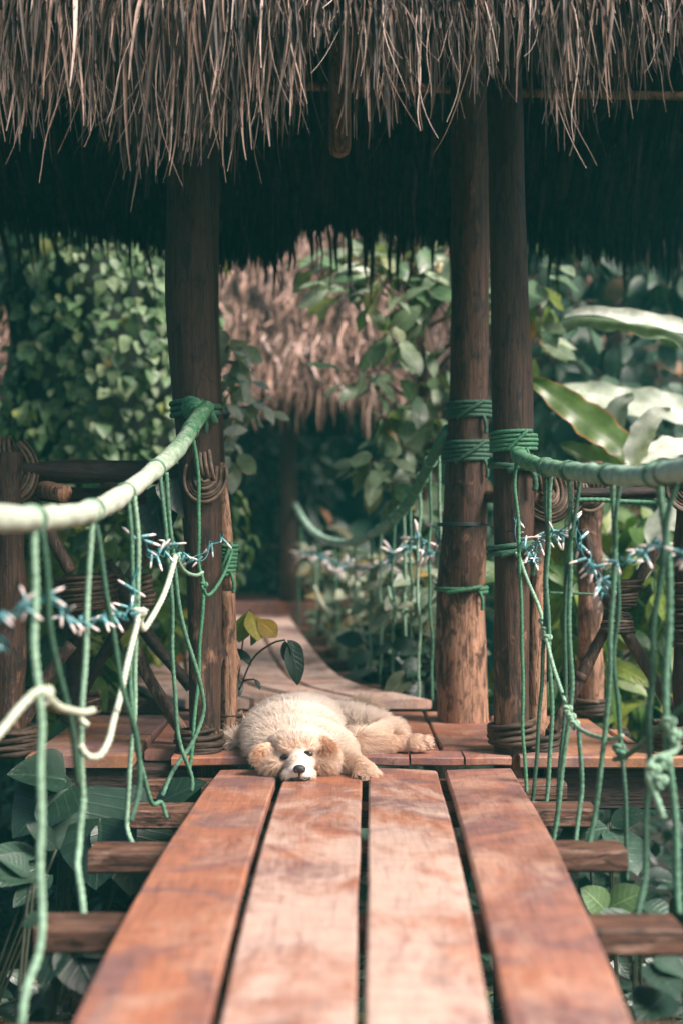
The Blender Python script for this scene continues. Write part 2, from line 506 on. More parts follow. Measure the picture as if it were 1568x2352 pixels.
def leafm(name, stops, rough=0.42, tr=0.22, spec=0.5, veins=True):
    m = by_var(name, stops, rough, 0.35, 22, tr, spec)
    if veins:
        t = m.node_tree; b = t.nodes["Principled BSDF"]
        a = attr(t, "blade"); sx = t.nodes.new("ShaderNodeSeparateXYZ"); t.links.new(a.outputs["Vector"], sx.inputs[0])
        ab = N(t, "ShaderNodeMath", operation='ABSOLUTE'); t.links.new(sx.outputs[1], ab.inputs[0])
        mid = ramp(t, ab.outputs[0], [(0.02, (1, 1, 1)), (0.10, (0, 0, 0))]).outputs[0]
        q = N(t, "ShaderNodeMath", operation='MULTIPLY_ADD'); q.inputs[1].default_value = -0.22
        t.links.new(ab.outputs[0], q.inputs[0]); t.links.new(sx.outputs[0], q.inputs[2])
        w_ = N(t, "ShaderNodeMath", operation='MULTIPLY'); w_.inputs[1].default_value = 46.0; t.links.new(q.outputs[0], w_.inputs[0])
        si = N(t, "ShaderNodeMath", operation='SINE'); t.links.new(w_.outputs[0], si.inputs[0])
        side = ramp(t, si.outputs[0], [(0.72, (0, 0, 0)), (0.98, (0.45, 0.45, 0.45))]).outputs[0]
        mx = mixc(t, 1.0, mid, side, 'ADD')
        old = b.inputs["Base Color"].links[0].from_socket
        lite = mixc(t, 1.0, old, (1.7, 1.55, 1.5), 'MULTIPLY')
        t.links.new(mixc(t, mx, old, lite), b.inputs["Base Color"])
        bump(t, b, mx, 0.35, 0.004)
    return m
M['leaf_vine'] = leafm("heart_leaf_green", [(0, (0.026, 0.068, 0.028)), (0.5, (0.078, 0.155, 0.062)), (0.9, (0.20, 0.28, 0.145)), (0.97, (0.20, 0.24, 0.06)), (1, (0.30, 0.15, 0.06))], 0.45)
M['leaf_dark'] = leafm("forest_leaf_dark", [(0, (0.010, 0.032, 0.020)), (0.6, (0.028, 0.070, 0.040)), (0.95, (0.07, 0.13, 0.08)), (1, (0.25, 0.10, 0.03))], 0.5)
M['leaf_tree'] = leafm("broad_leaf_pale", [(0, (0.035, 0.085, 0.035)), (0.4, (0.10, 0.175, 0.085)), (0.88, (0.27, 0.34, 0.23)), (0.95, (0.32, 0.36, 0.20)), (0.98, (0.34, 0.24, 0.05)), (1.0, (0.46, 0.15, 0.035))], 0.32)
M['leaf_bush'] = leafm("bush_leaf_grey_green", [(0, (0.04, 0.085, 0.05)), (0.5, (0.14, 0.20, 0.125)), (0.93, (0.32, 0.36, 0.26)), (1.0, (0.38, 0.22, 0.05))], 0.4)
M['leaf_lime'] = leafm("lance_leaf_lime", [(0, (0.03, 0.085, 0.028)), (0.5, (0.085, 0.17, 0.035)), (0.88, (0.19, 0.25, 0.045)), (0.97, (0.30, 0.28, 0.04)), (1.0, (0.45, 0.17, 0.03))], 0.4, 0.35)
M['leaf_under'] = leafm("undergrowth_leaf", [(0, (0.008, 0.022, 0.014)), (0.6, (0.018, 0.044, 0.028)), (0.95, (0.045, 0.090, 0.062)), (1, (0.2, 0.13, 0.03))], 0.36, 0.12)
M['leaf_big'] = leafm("banana_leaf_pale", [(0, (0.07, 0.15, 0.06)), (0.5, (0.25, 0.33, 0.21)), (1.0, (0.62, 0.66, 0.58))], 0.3, 0.15, veins=False)  # palest tones carry the leaves' gloss in the colour
M['leaf_orange'] = leafm("banana_leaf_orange_rim", [(0, (0.06, 0.13, 0.025)), (0.62, (0.11, 0.19, 0.035)), (0.85, (0.42, 0.16, 0.03)), (1.0, (0.55, 0.40, 0.25))], 0.35, 0.3, veins=False)

# ------------------------------------------------------------------ ground and hillside
def sheet(name, xs, ys, zf, mat):
    g = Geo()
    X, Y = np.meshgrid(xs, ys)
    V = np.stack([X, Y, zf(X, Y)], -1).reshape(-1, 3)
    nx, ny = len(xs), len(ys)
    i = np.arange(ny - 1)[:, None] * nx + np.arange(nx - 1)[None, :]
    F = np.stack([i, i + 1, i + nx + 1, i + nx], -1).reshape(-1, 4)
    g.add(V, F)
    o = obj(name, g, mat)
    o["kind"] = "structure"
    return o
def gz(X, Y):
    return -1.35 + 0.08 * np.sin(X * 2.1) * np.cos(Y * 1.7) + np.clip((Y - 11.5) * 1.3, 0, 7.2) + np.clip((np.abs(X) - 6.0) * 0.4, 0, 0.6)
gs = np.unique(np.r_[np.linspace(-40, -12, 12), np.linspace(-12, 12, 60), np.linspace(12, 40, 12)])
gy = np.unique(np.r_[np.linspace(-40, -6, 12), np.linspace(-6, 26, 80), np.linspace(26, 40, 8)])
sheet("ground", gs, gy, gz, M['soil'])

# ------------------------------------------------------------------ leaves
def leaf_template(kind, n=6):
    u = np.linspace(0, 1, n + 1)
    if kind == 'heart':
        wv = 0.50 * np.clip(np.sin(np.pi * np.clip(u * 0.93 + 0.07, 0, 1) ** 0.62), 0, None) ** 0.85
        wv[0] = 0.16
    elif kind == 'lance':
        wv = 0.17 * np.sin(np.pi * u ** 0.8) ** 0.9
    elif kind == 'oval':
        wv = 0.27 * np.sin(np.pi * u ** 0.9) ** 0.75
    else:   # obovate, widest past the middle
        wv = 0.26 * np.sin(np.pi * u ** 1.35) ** 0.8
    wv[-1] = 0.004
    return u, wv

def leaves(geo, base, d, nrm, L, kind='oval', wid=1.0, var=0.5, fold=0.25, droop=0.25, n=6, wave=0.03):
    """many leaves at once; base, d, nrm: (N,3); L, var: (N,)"""
    base = np.asarray(base, float); Nn = len(base)
    d = d / (np.linalg.norm(d, axis=1)[:, None] + 1e-9)
    s = np.cross(d, nrm); s /= np.linalg.norm(s, axis=1)[:, None] + 1e-9
    nn = np.cross(s, d)
    u, wv = leaf_template(kind, n)
    L = np.broadcast_to(np.asarray(L, float), (Nn,))
    wid = np.broadcast_to(np.asarray(wid, float), (Nn,))
    dr = droop * rng.uniform(0.3, 1.5, Nn)
    fo = fold * rng.uniform(0.2, 1.5, Nn)
    ph = rng.uniform(0, 6.28, Nn)
    ver = []
    for k, side in enumerate((-1, 0, 1)):
        vv = side * wv[None, :] * wid[:, None]
        hh = -dr[:, None] * u[None, :] ** 2 + abs(side) * fo[:, None] * np.abs(vv) + (wave * np.sin(u[None, :] * 9 + ph[:, None] + side) if side else 0)
        pts = base[:, None, :] + L[:, None, None] * (u[None, :, None] * d[:, None, :] * 0.97 + vv[:, :, None] * s[:, None, :] + hh[:, :, None] * nn[:, None, :])
        ver.append(pts)
    V = np.stack(ver, 2).reshape(-1, 3)          # N, n+1, 3 across
    k = np.arange(n)[:, None] * 3 + np.arange(2)[None, :]
    q = np.stack([k, k + 1, k + 4, k + 3], -1).reshape(-1, 4)
    F = (np.arange(Nn)[:, None, None] * (n + 1) * 3 + q[None]).reshape(-1, 4)
    va = np.repeat(np.broadcast_to(np.asarray(var, float), (Nn,)), (n + 1) * 3)
    bl_ = np.stack([np.repeat(u, 3), np.tile([-1.0, 0, 1.0], n + 1), np.zeros((n + 1) * 3)], 1)
    bl_ = np.tile(bl_[None], (Nn, 1, 1)); bl_[:, :, 2] = rng.uniform(0, 1, Nn)[:, None]
    geo.U[geo.n] = bl_.reshape(-1, 3)
    geo.add(V, F, va)

def unit(v):
    return v / (np.linalg.norm(v, axis=-1, keepdims=True) + 1e-9)

def rand_dir(n, up=0.0):
    v = rng.normal(size=(n, 3)); v[:, 2] += up
    return unit(v)

def branchy(name_root, label, cat, trunk_pts, trunk_r, tips, per, size, kind, mat, spread=0.12, group=None, hang=0.5, trunkmat=None, wid=1.0, branch_r=0.006, face=(0.1, -0.7, 0.75), droop=0.3, varpow=1.0, petiole=0.4, noise_tip=0.0):
    """a plant: trunk with limbs to every tip, a rosette of leaves at each"""
    root = thing(name_root, label, cat, trunk_pts[0], group)
    g = Geo()
    tp = catmull(trunk_pts, 0.05)
    sweep(g, tp, np.linspace(trunk_r, trunk_r * 0.45, len(tp)), 10, lambda s, th: 1 + 0.1 * np.sin(3 * th + s * 7) + 0.06 * np.sin(s * 40))
    lg = Geo()
    B, D, Nr, Ls, Va = [], [], [], [], []
    for tip in tips:
        tip = np.asarray(tip, float)
        k = np.argmin(np.linalg.norm(tp - (tip - np.array([0, 0, 0.15])), axis=1))
        a = tp[k]
        mid = (a + tip) / 2 + np.array([rng.normal(0, 0.04), rng.normal(0, 0.04), 0.06])
        bp = catmull([a, mid, tip], 0.04)
        sweep(g, bp, np.linspace(branch_r * 1.8, branch_r * 0.6, len(bp)), 6)
        m = int(per * rng.uniform(0.7, 1.3)) + 1
        az = rng.uniform(0, 6.28, m)
        el = rng.uniform(-0.9, 0.5, m) - hang * 0.5
        dd = np.stack([np.cos(az) * np.cos(el), np.sin(az) * np.cos(el), np.sin(el)], 1)
        base = tip + dd * spread * rng.uniform(0.15, 1, m)[:, None] + np.array([0, 0, 1.0]) * rng.uniform(-1, 1, m)[:, None] * spread * 0.6
        dd[:, 2] -= hang * rng.uniform(0, 0.8, m)
        B.append(base); D.append(unit(dd))
        Nr.append(unit(np.asarray(face) + rng.normal(0, 0.35, (m, 3))))
        Ls.append(size * rng.uniform(0.6, 1.25, m)); Va.append(rng.uniform(0, 1, m) ** varpow)
        for b_ in base:
            sweep(g, np.array([tip, (tip + b_) / 2 + [0, 0, 0.01], b_]), branch_r * 0.4, 4, cap=False)
    leaves(lg, np.vstack(B), np.vstack(D), np.vstack(Nr), np.concatenate(Ls), kind, wid, np.concatenate(Va), droop=droop)
    obj("trunk", g, trunkmat or M['trunk'], root)
    obj("crown", lg, mat, root)
    return root

# the far forest: one mass of leaves on the slope behind
def forest():
    g = Geo()
    n = 15000
    x = rng.uniform(-5.2, 5.2, n)
    t = rng.uniform(0, 1, n) ** 0.8
    z = -1.3 + t * 6.6
    cl = np.sin(x * 2.3 + 1) * np.cos(z * 2.9) + 0.6 * np.sin(x * 5.1 + z * 3.3) + 0.4 * np.sin(x * 9.2 - z * 7.1)
    y = 11.2 + 0.55 * (z + 1.0) * 0.8 - 0.55 * cl + rng.uniform(-0.35, 0.35, n)
    base = np.stack([x, y, z], 1)
    d = unit(np.stack([rng.normal(0, 0.6, n), rng.normal(-0.35, 0.35, n), rng.normal(-0.75, 0.4, n)], 1))
    nr = unit(np.stack([rng.normal(0, 0.4, n), rng.normal(-0.7, 0.3, n), rng.normal(0.7, 0.3, n)], 1))
    va = np.clip(0.5 + 0.22 * cl + rng.normal(0, 0.2, n), 0, 0.99)
    va[rng.uniform(0, 1, n) > 0.992] = 1.0
    leaves(g, base, d, nr, rng.uniform(0.12, 0.30, n), 'oval', rng.uniform(0.8, 1.5, n), va, n=4)
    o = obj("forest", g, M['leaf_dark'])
    o["kind"] = "stuff"
    tag(o, "dense dark jungle closing the view behind the huts", "forest")
forest()

# undergrowth below the walkways
def undergrowth():
    g = Geo()
    n = 17000
    x = rng.uniform(-4.0, 4.0, n); y = rng.uniform(1.6, 11.0, n)
    h = 0.28 + 0.22 * np.sin(x * 3 + y) * np.cos(y * 2.2 - x)
    z = -1.35 + rng.uniform(0, 1, n) ** 0.8 * (h + 0.28 + 0.35 * np.clip(np.abs(x) - 0.55, 0, 1))
    d = unit(np.stack([rng.normal(0, 1, n), rng.normal(-0.2, 1, n), rng.normal(0.0, 0.45, n)], 1))
    nr = unit(np.stack([rng.normal(0, 0.4, n), rng.normal(-0.2, 0.4, n), np.ones(n)], 1))
    leaves(g, np.stack([x, y, z], 1), d, nr, 0.05 + 0.12 * rng.uniform(0, 1, n) ** 2, 'oval', rng.uniform(0.6, 1.4, n), rng.uniform(0, 0.97, n), n=4)
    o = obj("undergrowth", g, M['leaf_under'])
    o["kind"] = "stuff"
    tag(o, "dim leafy ground cover below the wooden walkways", "undergrowth")
undergrowth()

# the column of heart-shaped leaves on the left
def creeper():
    root = thing("creeper_tree", "tree trunk covered in small heart shaped creeper leaves left of the gazebo", "tree", (-1.28, 7.4, -1.3))
    g = Geo()
    path = np.stack([np.full(30, -1.30) + 0.05 * np.sin(np.linspace(0, 5, 30)), np.full(30, 7.55), np.linspace(-1.4, 3.0, 30)], 1)
    sweep(g, path, 0.46, 20, lambda s, th: 1 + 0.12 * np.sin(2 * th + s * 2) + 0.1 * np.sin(5 * th + s * 5))
    obj("trunk", g, M['dark_core'], root)  # dark core added so the gaps between leaves read as shade
    lg = Geo()
    n = 4600
    th = rng.uniform(-np.pi, 0.15, n) - 0.08
    z = rng.uniform(-0.9, 2.75, n)
    r = 0.52 + 0.10 * np.sin(th * 3 + z * 3) + 0.07 * np.sin(th * 7 - z * 6) + rng.uniform(-0.04, 0.09, n)
    b = np.stack([-1.27 + 1.05 * r * np.cos(th), 7.5 + r * np.sin(th), z], 1)
    out = np.stack([np.cos(th), np.sin(th), np.zeros(n)], 1)
    d = unit(out * 0.45 + np.array([0, 0, -1.0]) + rng.normal(0, 0.32, (n, 3)))
    nr = unit(out + np.array([0, 0, 0.7]) + rng.normal(0, 0.3, (n, 3)))
    va = np.clip(rng.normal(0.5, 0.25, n), 0, 0.92)
    k = rng.uniform(0, 1, n) > 0.985
    va[k] = rng.uniform(0.94, 1, k.sum())
    leaves(lg, b, d, nr, 0.042 + 0.056 * rng.uniform(0, 1, n) ** 1.5, 'heart', rng.uniform(0.65, 1.05, n), va, fold=0.3, droop=0.2)
    obj("crown", lg, M['leaf_vine'], root)
creeper()

# centre tree with broad drooping leaves
tips = [P(x, y, d) for x, y, d in [(745, 615, 6.9), (800, 600, 6.7), (860, 585, 6.6), (920, 600, 6.5), (985, 590, 6.7), (1040, 610, 6.6), (800, 655, 6.5), (880, 650, 6.3),
        (930, 660, 6.6), (1000, 690, 6.5), (1080, 650, 6.6), (1150, 640, 6.7), (1220, 640, 6.5), (1235, 700, 6.4), (1230, 790, 6.4), (900, 760, 6.4), (830, 862, 6.6), (960, 780, 6.6), (1000, 850, 6.7), (950, 920, 6.5),
        (880, 960, 6.6), (860, 1060, 6.4), (930, 1030, 6.6), (1000, 960, 6.7), (900, 1110, 6.4), (980, 1100, 6.6), (1020, 1180, 6.5), (960, 1000, 6.8), (780, 560, 7.0), (900, 530, 6.9), (1010, 520, 6.9), (1150, 520, 6.9)]]
branchy("broadleaf_tree", "small tree with large pale drooping leaves and orange tips behind the round post", "tree",
        [(0.52, 6.9, -1.3), P(975, 1250, 6.9), P(985, 950, 6.9), P(965, 780, 6.9), P(950, 560, 6.9), P(930, 420, 6.9)], 0.085, tips, 10, 0.17, 'obovate', M['leaf_tree'], 0.11, varpow=0.7, wid=0.9, face=(0.25, -0.5, 0.85), hang=0.2)

# grey-green bush under the far rope
def beyond(px, a, b_):
    return float(np.interp(px, [690, 800, 900, 1020], [8.7, 7.2, 6.0, 5.1])) + rng.uniform(a, b_)
tips = [P(px, rng.uniform(1275, 1500), beyond(px, 0.45, 1.6)) for px in rng.uniform(715, 1030, 44)]
branchy("bush", "grey green bush of oval leaves beside the far rope bridge", "bush", [(0.35, 7.3, -1.3), (0.34, 7.3, -0.6), (0.33, 7.3, 0.05)], 0.03, tips, 15, 0.105, 'oval', M['leaf_bush'], 0.13, hang=0.1, trunkmat=M['stem'], wid=1.1, branch_r=0.004, varpow=0.55, face=(0.2, -0.6, 0.8))
tips = [P(px, rng.uniform(1490, 1640), beyond(px, 0.2, 1.2)) for px in rng.uniform(800, 1030, 18)]
branchy("bush", "low dark bush under the right side of the far bridge", "bush", [(0.3, 6.6, -1.3), (0.3, 6.6, -0.8), (0.28, 6.6, -0.4)], 0.03, tips, 13, 0.12, 'oval', M['leaf_under'], 0.13, hang=0.1, trunkmat=M['stem'], wid=1.2, branch_r=0.004)
# pale shrub right of the left post
tips = [P(x, y, 6.0 + rng.uniform(-.2, .2)) for x, y in [(520, 800), (545, 830), (520, 870), (560, 890), (600, 930), (540, 940), (525, 1000), (545, 1040), (505, 760), (500, 900), (480, 980)]]
branchy("shrub", "pale leaved shrub showing right behind the left gazebo post", "shrub", [P(470, 1650, 6.1), P(480, 1200, 6.1), P(490, 900, 6.1)], 0.02, tips, 7, 0.115, 'oval', M['leaf_big'], 0.07, hang=0.1, trunkmat=M['stem'], branch_r=0.004, face=(0, -0.5, 0.9), varpow=0.4)
# dim bush behind the left railing
tips = [P(rng.uniform(-30, 430), rng.uniform(1180, 1640), rng.uniform(5.6, 6.8)) for _ in range(42)]
branchy("bush", "shadowy bush behind the left log railing", "bush", [(-1.2, 6.2, -1.3), (-1.2, 6.2, -0.5), (-1.15, 6.2, 0.2)], 0.035, tips, 14, 0.13, 'oval', M['leaf_lime'], 0.16, hang=0.4, trunkmat=M['stem'], wid=1.1, branch_r=0.005, varpow=1.5)
# lime lance-leaved bush behind the right railing
tips = [P(rng.uniform(1180, 1620), rng.uniform(1120, 1640), rng.uniform(5.6, 6.8)) for _ in range(46)]
branchy("bush", "lime green lance leaved bush behind the right railing", "bush", [(1.15, 6.2, -1.3), (1.2, 6.2, -0.4), (1.2, 6.2, 0.5)], 0.035, tips, 12, 0.19, 'lance', M['leaf_lime'], 0.14, hang=0.6, trunkmat=M['stem'], wid=1.2, branch_r=0.005, varpow=0.9)
# dark drooping tree at right
tips = [P(rng.uniform(1180, 1680), rng.uniform(480, 1120), rng.uniform(7.6, 8.8)) for _ in range(70)]
branchy("drooping_tree", "dark tree with long hanging leaves at the right behind the banana leaves", "tree", [(1.6, 8.4, -1.3), (1.62, 8.4, 0.5), (1.6, 8.4, 2.6)], 0.09, tips, 13, 0.20, 'lance', M['leaf_dark'], 0.2, hang=1.2, wid=1.5, varpow=0.8)
# dim understorey in the middle distance, seen past the far hut
tips = [P(rng.uniform(430, 760), rng.uniform(980, 1380), rng.uniform(9.6, 10.8)) for _ in range(36)]
branchy("bush", "dark bush in the shade below the far thatched hut", "bush", [(-0.5, 10.4, -1.3), (-0.5, 10.4, -0.2), (-0.5, 10.4, 0.6)], 0.04, tips, 14, 0.15, 'oval', M['leaf_dark'], 0.2, hang=0.3, trunkmat=M['stem'])

# banana plant: a few very large leaves
def big_leaf(geo, pts, width, nrm, var0, rim=None, wavy=0.12, cup=0.2, seed=0):
    path, s = even(catmull(pts, 0.02), 0.02)
    n = len(path); u = s / s[-1]
    T = unit(np.gradient(path, axis=0))
    nr = np.asarray(nrm, float)
    S = unit(np.cross(T, nr)); U = np.cross(S, T)
    m = 9
    vs = np.linspace(-1, 1, m)
    W = width * np.sin(np.pi * np.clip(u * 0.93 + 0.05, 0, 1) ** 0.85) ** 0.6
    tear = 1 + 0.10 * np.sin(u * 31 + seed) * np.sin(u * 13 + seed * 2)
    V = np.zeros((n, m, 3)); A = np.zeros((n, m))
    for k, v in enumerate(vs):
        ww = W * tear
        h = cup * width * v * v + wavy * width * np.sin(u * 24 + seed + 2 * np.sign(v)) * v * v - 0.03 * width * (abs(v) < 0.1)
        V[:, k] = path + (v * ww)[:, None] * S + h[:, None] * U
        A[:, k] = var0 + (rim * (abs(v) > 0.8) if rim else 0) + 0.05 * np.sin(u * 60 + v * 3)
    i = np.arange(n - 1)[:, None] * m + np.arange(m - 1)[None, :]
    F = np.stack([i, i + 1, i + m + 1, i + m], -1).reshape(-1, 4)
    geo.add(V.reshape(-1, 3), F, np.clip(A, 0, 1).ravel())
ban = thing("banana_plant", "banana plant with huge pale leaves arching in at the right edge", "plant", (1.75, 6.0, -1.3))
g = Geo()
sweep(g, catmull([(1.75, 6.0, -1.35), (1.72, 6.0, -0.4), (1.68, 6.0, 0.5)], 0.05), np.linspace(0.10, 0.05, 38), 12)
for q in ([(1.7, 6.0, 0.4), P(1640, 900, 6.0), P(1630, 800, 5.9)], [(1.7, 6.0, 0.3), P(1560, 1130, 6.0), P(1450, 1080, 5.9)], [(1.7, 6, 0.3), P(1500, 1150, 6), P(1440, 1075, 5.8)]):
    sweep(g, catmull(q, 0.04), 0.018, 8)
obj("stem", g, M['stem'], ban)
def bl(pts, d, width, nrm, v, mat, rim=None, **k):
    g = Geo(); big_leaf(g, PP(pts, d), width, nrm, v, rim, **k); return obj("leaf", g, mat, ban)
bl([(1655, 830), (1560, 765), (1440, 738), (1340, 725), (1290, 738)], 5.9, 0.085, (0.15, -0.25, 0.97), 0.25, M['leaf_big'], seed=1, cup=-0.5)
bl([(1650, 800), (1560, 752), (1440, 728), (1345, 716), (1296, 730)], 5.84, 0.036, (0.1, -0.9, 0.45), 1.0, M['leaf_big'], seed=11, cup=0.3)  # white strip paints the bright sheen along the leaf above
bl([(1450, 1080), (1420, 1020), (1330, 950), (1255, 895), (1215, 872)], 5.7, 0.070, (0.6, -0.75, -0.25), 0.35, M['leaf_orange'], 0.55, seed=2, cup=0.1)
bl([(1440, 1085), (1380, 1060), (1320, 1035), (1285, 1022)], 5.75, 0.05, (0.4, -0.9, 0.2), 0.3, M['leaf_orange'], 0.1, seed=3)
bl([(1450, 1075), (1470, 1010), (1500, 960), (1540, 945)], 5.6, 0.055, (-0.5, -0.8, 0.4), 0.97, M['leaf_big'], seed=4)
bl([(1400, 1030), (1405, 980), (1425, 930), (1455, 910)], 6.1, 0.055, (-0.3, -0.8, 0.5), 0.9, M['leaf_big'], seed=5)
bl([(1640, 1060), (1570, 1035), (1500, 1045), (1445, 1075)], 5.6, 0.09, (0, -0.5, 0.9), 1.0, M['leaf_big'], seed=6)
bl([(1660, 1000), (1560, 945), (1440, 925), (1320, 900), (1270, 905)], 6.6, 0.085, (0.1, -0.85, 0.5), 0.7, M['leaf_big'], seed=7)
bl([(1600, 1180), (1540, 1190), (1505, 1215), (1490, 1250)], 5.7, 0.06, (0, -0.8, 0.5), 0.85, M['leaf_big'], seed=8)

# ------------------------------------------------------------------ near bridge
YK = np.array([0.6, 1.0, 1.6, 2.163, 2.51, 3.076, 3.6, 4.15])
ZK = np.array([-0.25, -0.19, -0.105, -0.046, -0.014, 0.010, 0.012, 0.002])
_yy = np.linspace(0.6, 4.15, 72)
_zz = np.interp(_yy, YK, ZK)
for _ in range(12):
    _zz[1:-1] = (_zz[:-2] + 2 * _zz[1:-1] + _zz[2:]) / 4
def deck_z(y):
    return np.interp(y, _yy, _zz)
def deck_x(y):
    return 0.015 + (y - 2.16) * 0.0276

bridge = thing("rope_bridge", "plank walkway of four orange boards on crossbeams leading to the dog", "footbridge", (0, 2.6, -0.05))
FR = [((0.0, 0.205), (0.0, 0.245)), ((0.228, 0.489), (0.265, 0.506)), ((0.512, 0.747), (0.526, 0.750)), ((0.771, 1.0), (0.779, 1.0))]
def plank(parent, ys, xl, xr, zt, th, mat, seed):
    g = Geo()
    n = len(ys)
    b = 0.005
    rl = np.interp(ys, np.linspace(ys[0], ys[-1], 14), np.random.default_rng(seed).normal(0, 0.0012, 14))
    rr = np.interp(ys, np.linspace(ys[0], ys[-1], 14), np.random.default_rng(seed + 1).normal(0, 0.0012, 14))
    tilt = np.random.default_rng(seed + 2).normal(0, 0.003)
    xl = xl + rl; xr = xr + rr
    cols = []
    def pt(x, z):
        cols.append(np.stack([x, ys, z], 1))
    zc = zt + tilt
    pt(xl + b, zt - th); pt(xl, zt - th + b); pt(xl, zt - b - tilt); pt(xl + b, zt - tilt)
    for f in (0.2, 0.5, 0.8):
        pt(xl + (xr - xl) * f, zt - tilt + 2 * tilt * f + 0.0015 * math.sin(f * 3.1))
    pt(xr - b, zt + tilt); pt(xr, zt - b + tilt); pt(xr, zt - th + b); pt(xr - b, zt - th)
    m = len(cols)
    V = np.stack(cols, 1).reshape(-1, 3)
    i = np.arange(n - 1)[:, None] * m
    j = np.arange(m)[None, :]
    j2 = (j + 1) % m
    q = np.stack([i + j, i + j2, i + m + j2, i + m + j], -1).reshape(-1, 4)
    V = np.vstack([V, V[:m].mean(0), V[-m:].mean(0)])
    k = len(V); jj = np.arange(m); kk = (jj + 1) % m
    o = (n - 1) * m
    g.both(V, [q, np.stack([np.full(m, k - 2), kk, jj], 1), np.stack([np.full(m, k - 1), o + jj, o + kk], 1)])
    return obj("plank", g, mat, parent, True)
ys = np.linspace(-0.4, 4.145, 104)
for i, (far, near) in enumerate(FR):
    t = np.clip((4.15 - ys) / 2.0, 0, 1.3)
    fl = far[0] + (near[0] - far[0]) * t
    fr = far[1] + (near[1] - far[1]) * t
    x0 = deck_x(ys) - 0.425
    o = plank(bridge, ys - 0.012 * (i == 0), x0 + 0.85 * fl, x0 + 0.85 * fr, deck_z(ys), 0.03, [M['plank_outer'], M['plank_mid'], M['plank_mid2'], M['plank_outer2']][i], 10 * i)
    o.data.set_sharp_from_angle(angle=math.radians(35))
for i, yb in enumerate([4.15, 3.735, 3.255, 2.695, 2.19, 1.68, 1.17, 0.66]):
    g = Geo()
    z = float(deck_z(yb)) - 0.0335
    box(g, -0.565 + rng.uniform(-.01, .01), 0.635 + 0.02 * (yb - 3) + rng.uniform(-.01, .01), yb - 0.055, yb + 0.055, z - 0.050, z, 0.006, wob=0.003)
    obj("crossbeam", g, M['beam'], bridge, False)
for sx in (-0.36, 0.40):
    g = Geo()
    yy = np.linspace(-0.4, 4.1, 40)
    sweep(g, np.stack([np.full(40, sx), yy, deck_z(yy) - 0.105], 1), 0.008, 8, twist_fun(0.008))
    obj("carrying_cable", g, M['rope_dark'], bridge)

# ------------------------------------------------------------------ platform under the gazebo
PZ = 0.035
plat = thing("wooden_platform", "reddish board platform under the thatched roof where the dog lies", "platform", (0, 4.65, 0))
edges = [-0.60, -0.36, -0.12, 0.10, 0.30, 0.52]
for i in range(len(edges) - 1):
    g = Geo()
    box(g, edges[i] + 0.004, edges[i + 1] - 0.004, 4.305, 5.20, 0.003, PZ + rng.uniform(-0.004, 0.003), 0.004, wob=0.002)
    obj("board", g, M['board'], plat, False)
xe = [-0.50, -0.14, 0.06, 0.20, 0.36, 0.50]
for i in range(len(xe) - 1):
    g = Geo()
    box(g, xe[i] + 0.003, xe[i + 1] - 0.003, 4.165, 4.295, 0.008, PZ + rng.uniform(-0.003, 0.003), 0.004, wob=0.002)
    obj("board", g, M['board'], plat, False)
for x0, x1, y0, y1 in [(0.53, 0.88, 4.44, 5.12), (0.52, 1.32, 4.17, 4.43), (0.885, 0.925, 4.44, 4.75)]:
    g = Geo(); box(g, x0 + .003, x1 - .003, y0, y1, 0.0, PZ + rng.uniform(-.004, .002), 0.005, wob=0.002); obj("board", g, M['board_tan'], plat, False)
for x0, x1, y0, y1 in [(-0.93, -0.61, 4.18, 4.62), (-0.93, -0.61, 4.63, 5.10)]:
    g = Geo(); box(g, x0 + .003, x1 - .003, y0, y1, 0.0, PZ + rng.uniform(-.004, .002), 0.005, wob=0.002); obj("board", g, M['board_tan'], plat, False)
for x0, x1, y0, y1, z0, z1 in [(-0.93, -0.44, 4.20, 4.30, -0.075, -0.003), (0.60, 1.32, 4.22, 4.33, -0.13, -0.003), (-0.93, 1.0, 4.95, 5.05, -0.10, -0.003)]:
    g = Geo(); box(g, x0, x1, y0, y1, z0, z1, 0.006, wob=0.002); obj("joist", g, M['beamdark'], plat, False)

# ------------------------------------------------------------------ far bridge and far hut
fb = thing("rope_bridge", "second plank walkway curving away behind the dog to the far hut", "footbridge", (-0.3, 6.8, 0.05))
yk = np.array([5.22, 5.4, 5.7, 6.1, 6.5, 7.2, 8.4, 8.9])
xr = np.array([0.33, 0.23, 0.09, 0.0, -0.055, -0.14, -0.27, -0.33])
zk = np.array([0.075, 0.078, 0.072, 0.068, 0.07, 0.09, 0.14, 0.17])
yf = np.linspace(5.22, 8.85, 60)
def sm(y, k, v):
    a = np.interp(yf, k, v)
    for _ in range(8):
        a[1:-1] = (a[:-2] + 2 * a[1:-1] + a[2:]) / 4
    return np.interp(y, yf, a)
pl = [(-0.90, -0.665), (-0.65, -0.445), (-0.43, -0.225), (-0.21, 0.0)]
for i, (a, b_) in enumerate(pl):
    o = plank(fb, yf, sm(yf, yk, xr) + a, sm(yf, yk, xr) + b_, sm(yf, yk, zk), 0.032, M['plank_far'], 100 + 10 * i)
    o.data.set_sharp_from_angle(angle=math.radians(35))
for yb in np.arange(5.6, 8.8, 0.5):
    g = Geo()
    xx = float(sm(yb, yk, xr)); z = float(sm(yb, yk, zk)) - 0.036
    box(g, xx - 1.05, xx + 0.16, yb - 0.05, yb + 0.05, z - 0.06, z, 0.006)
    obj("crossbeam", g, M['beam'], fb, False)

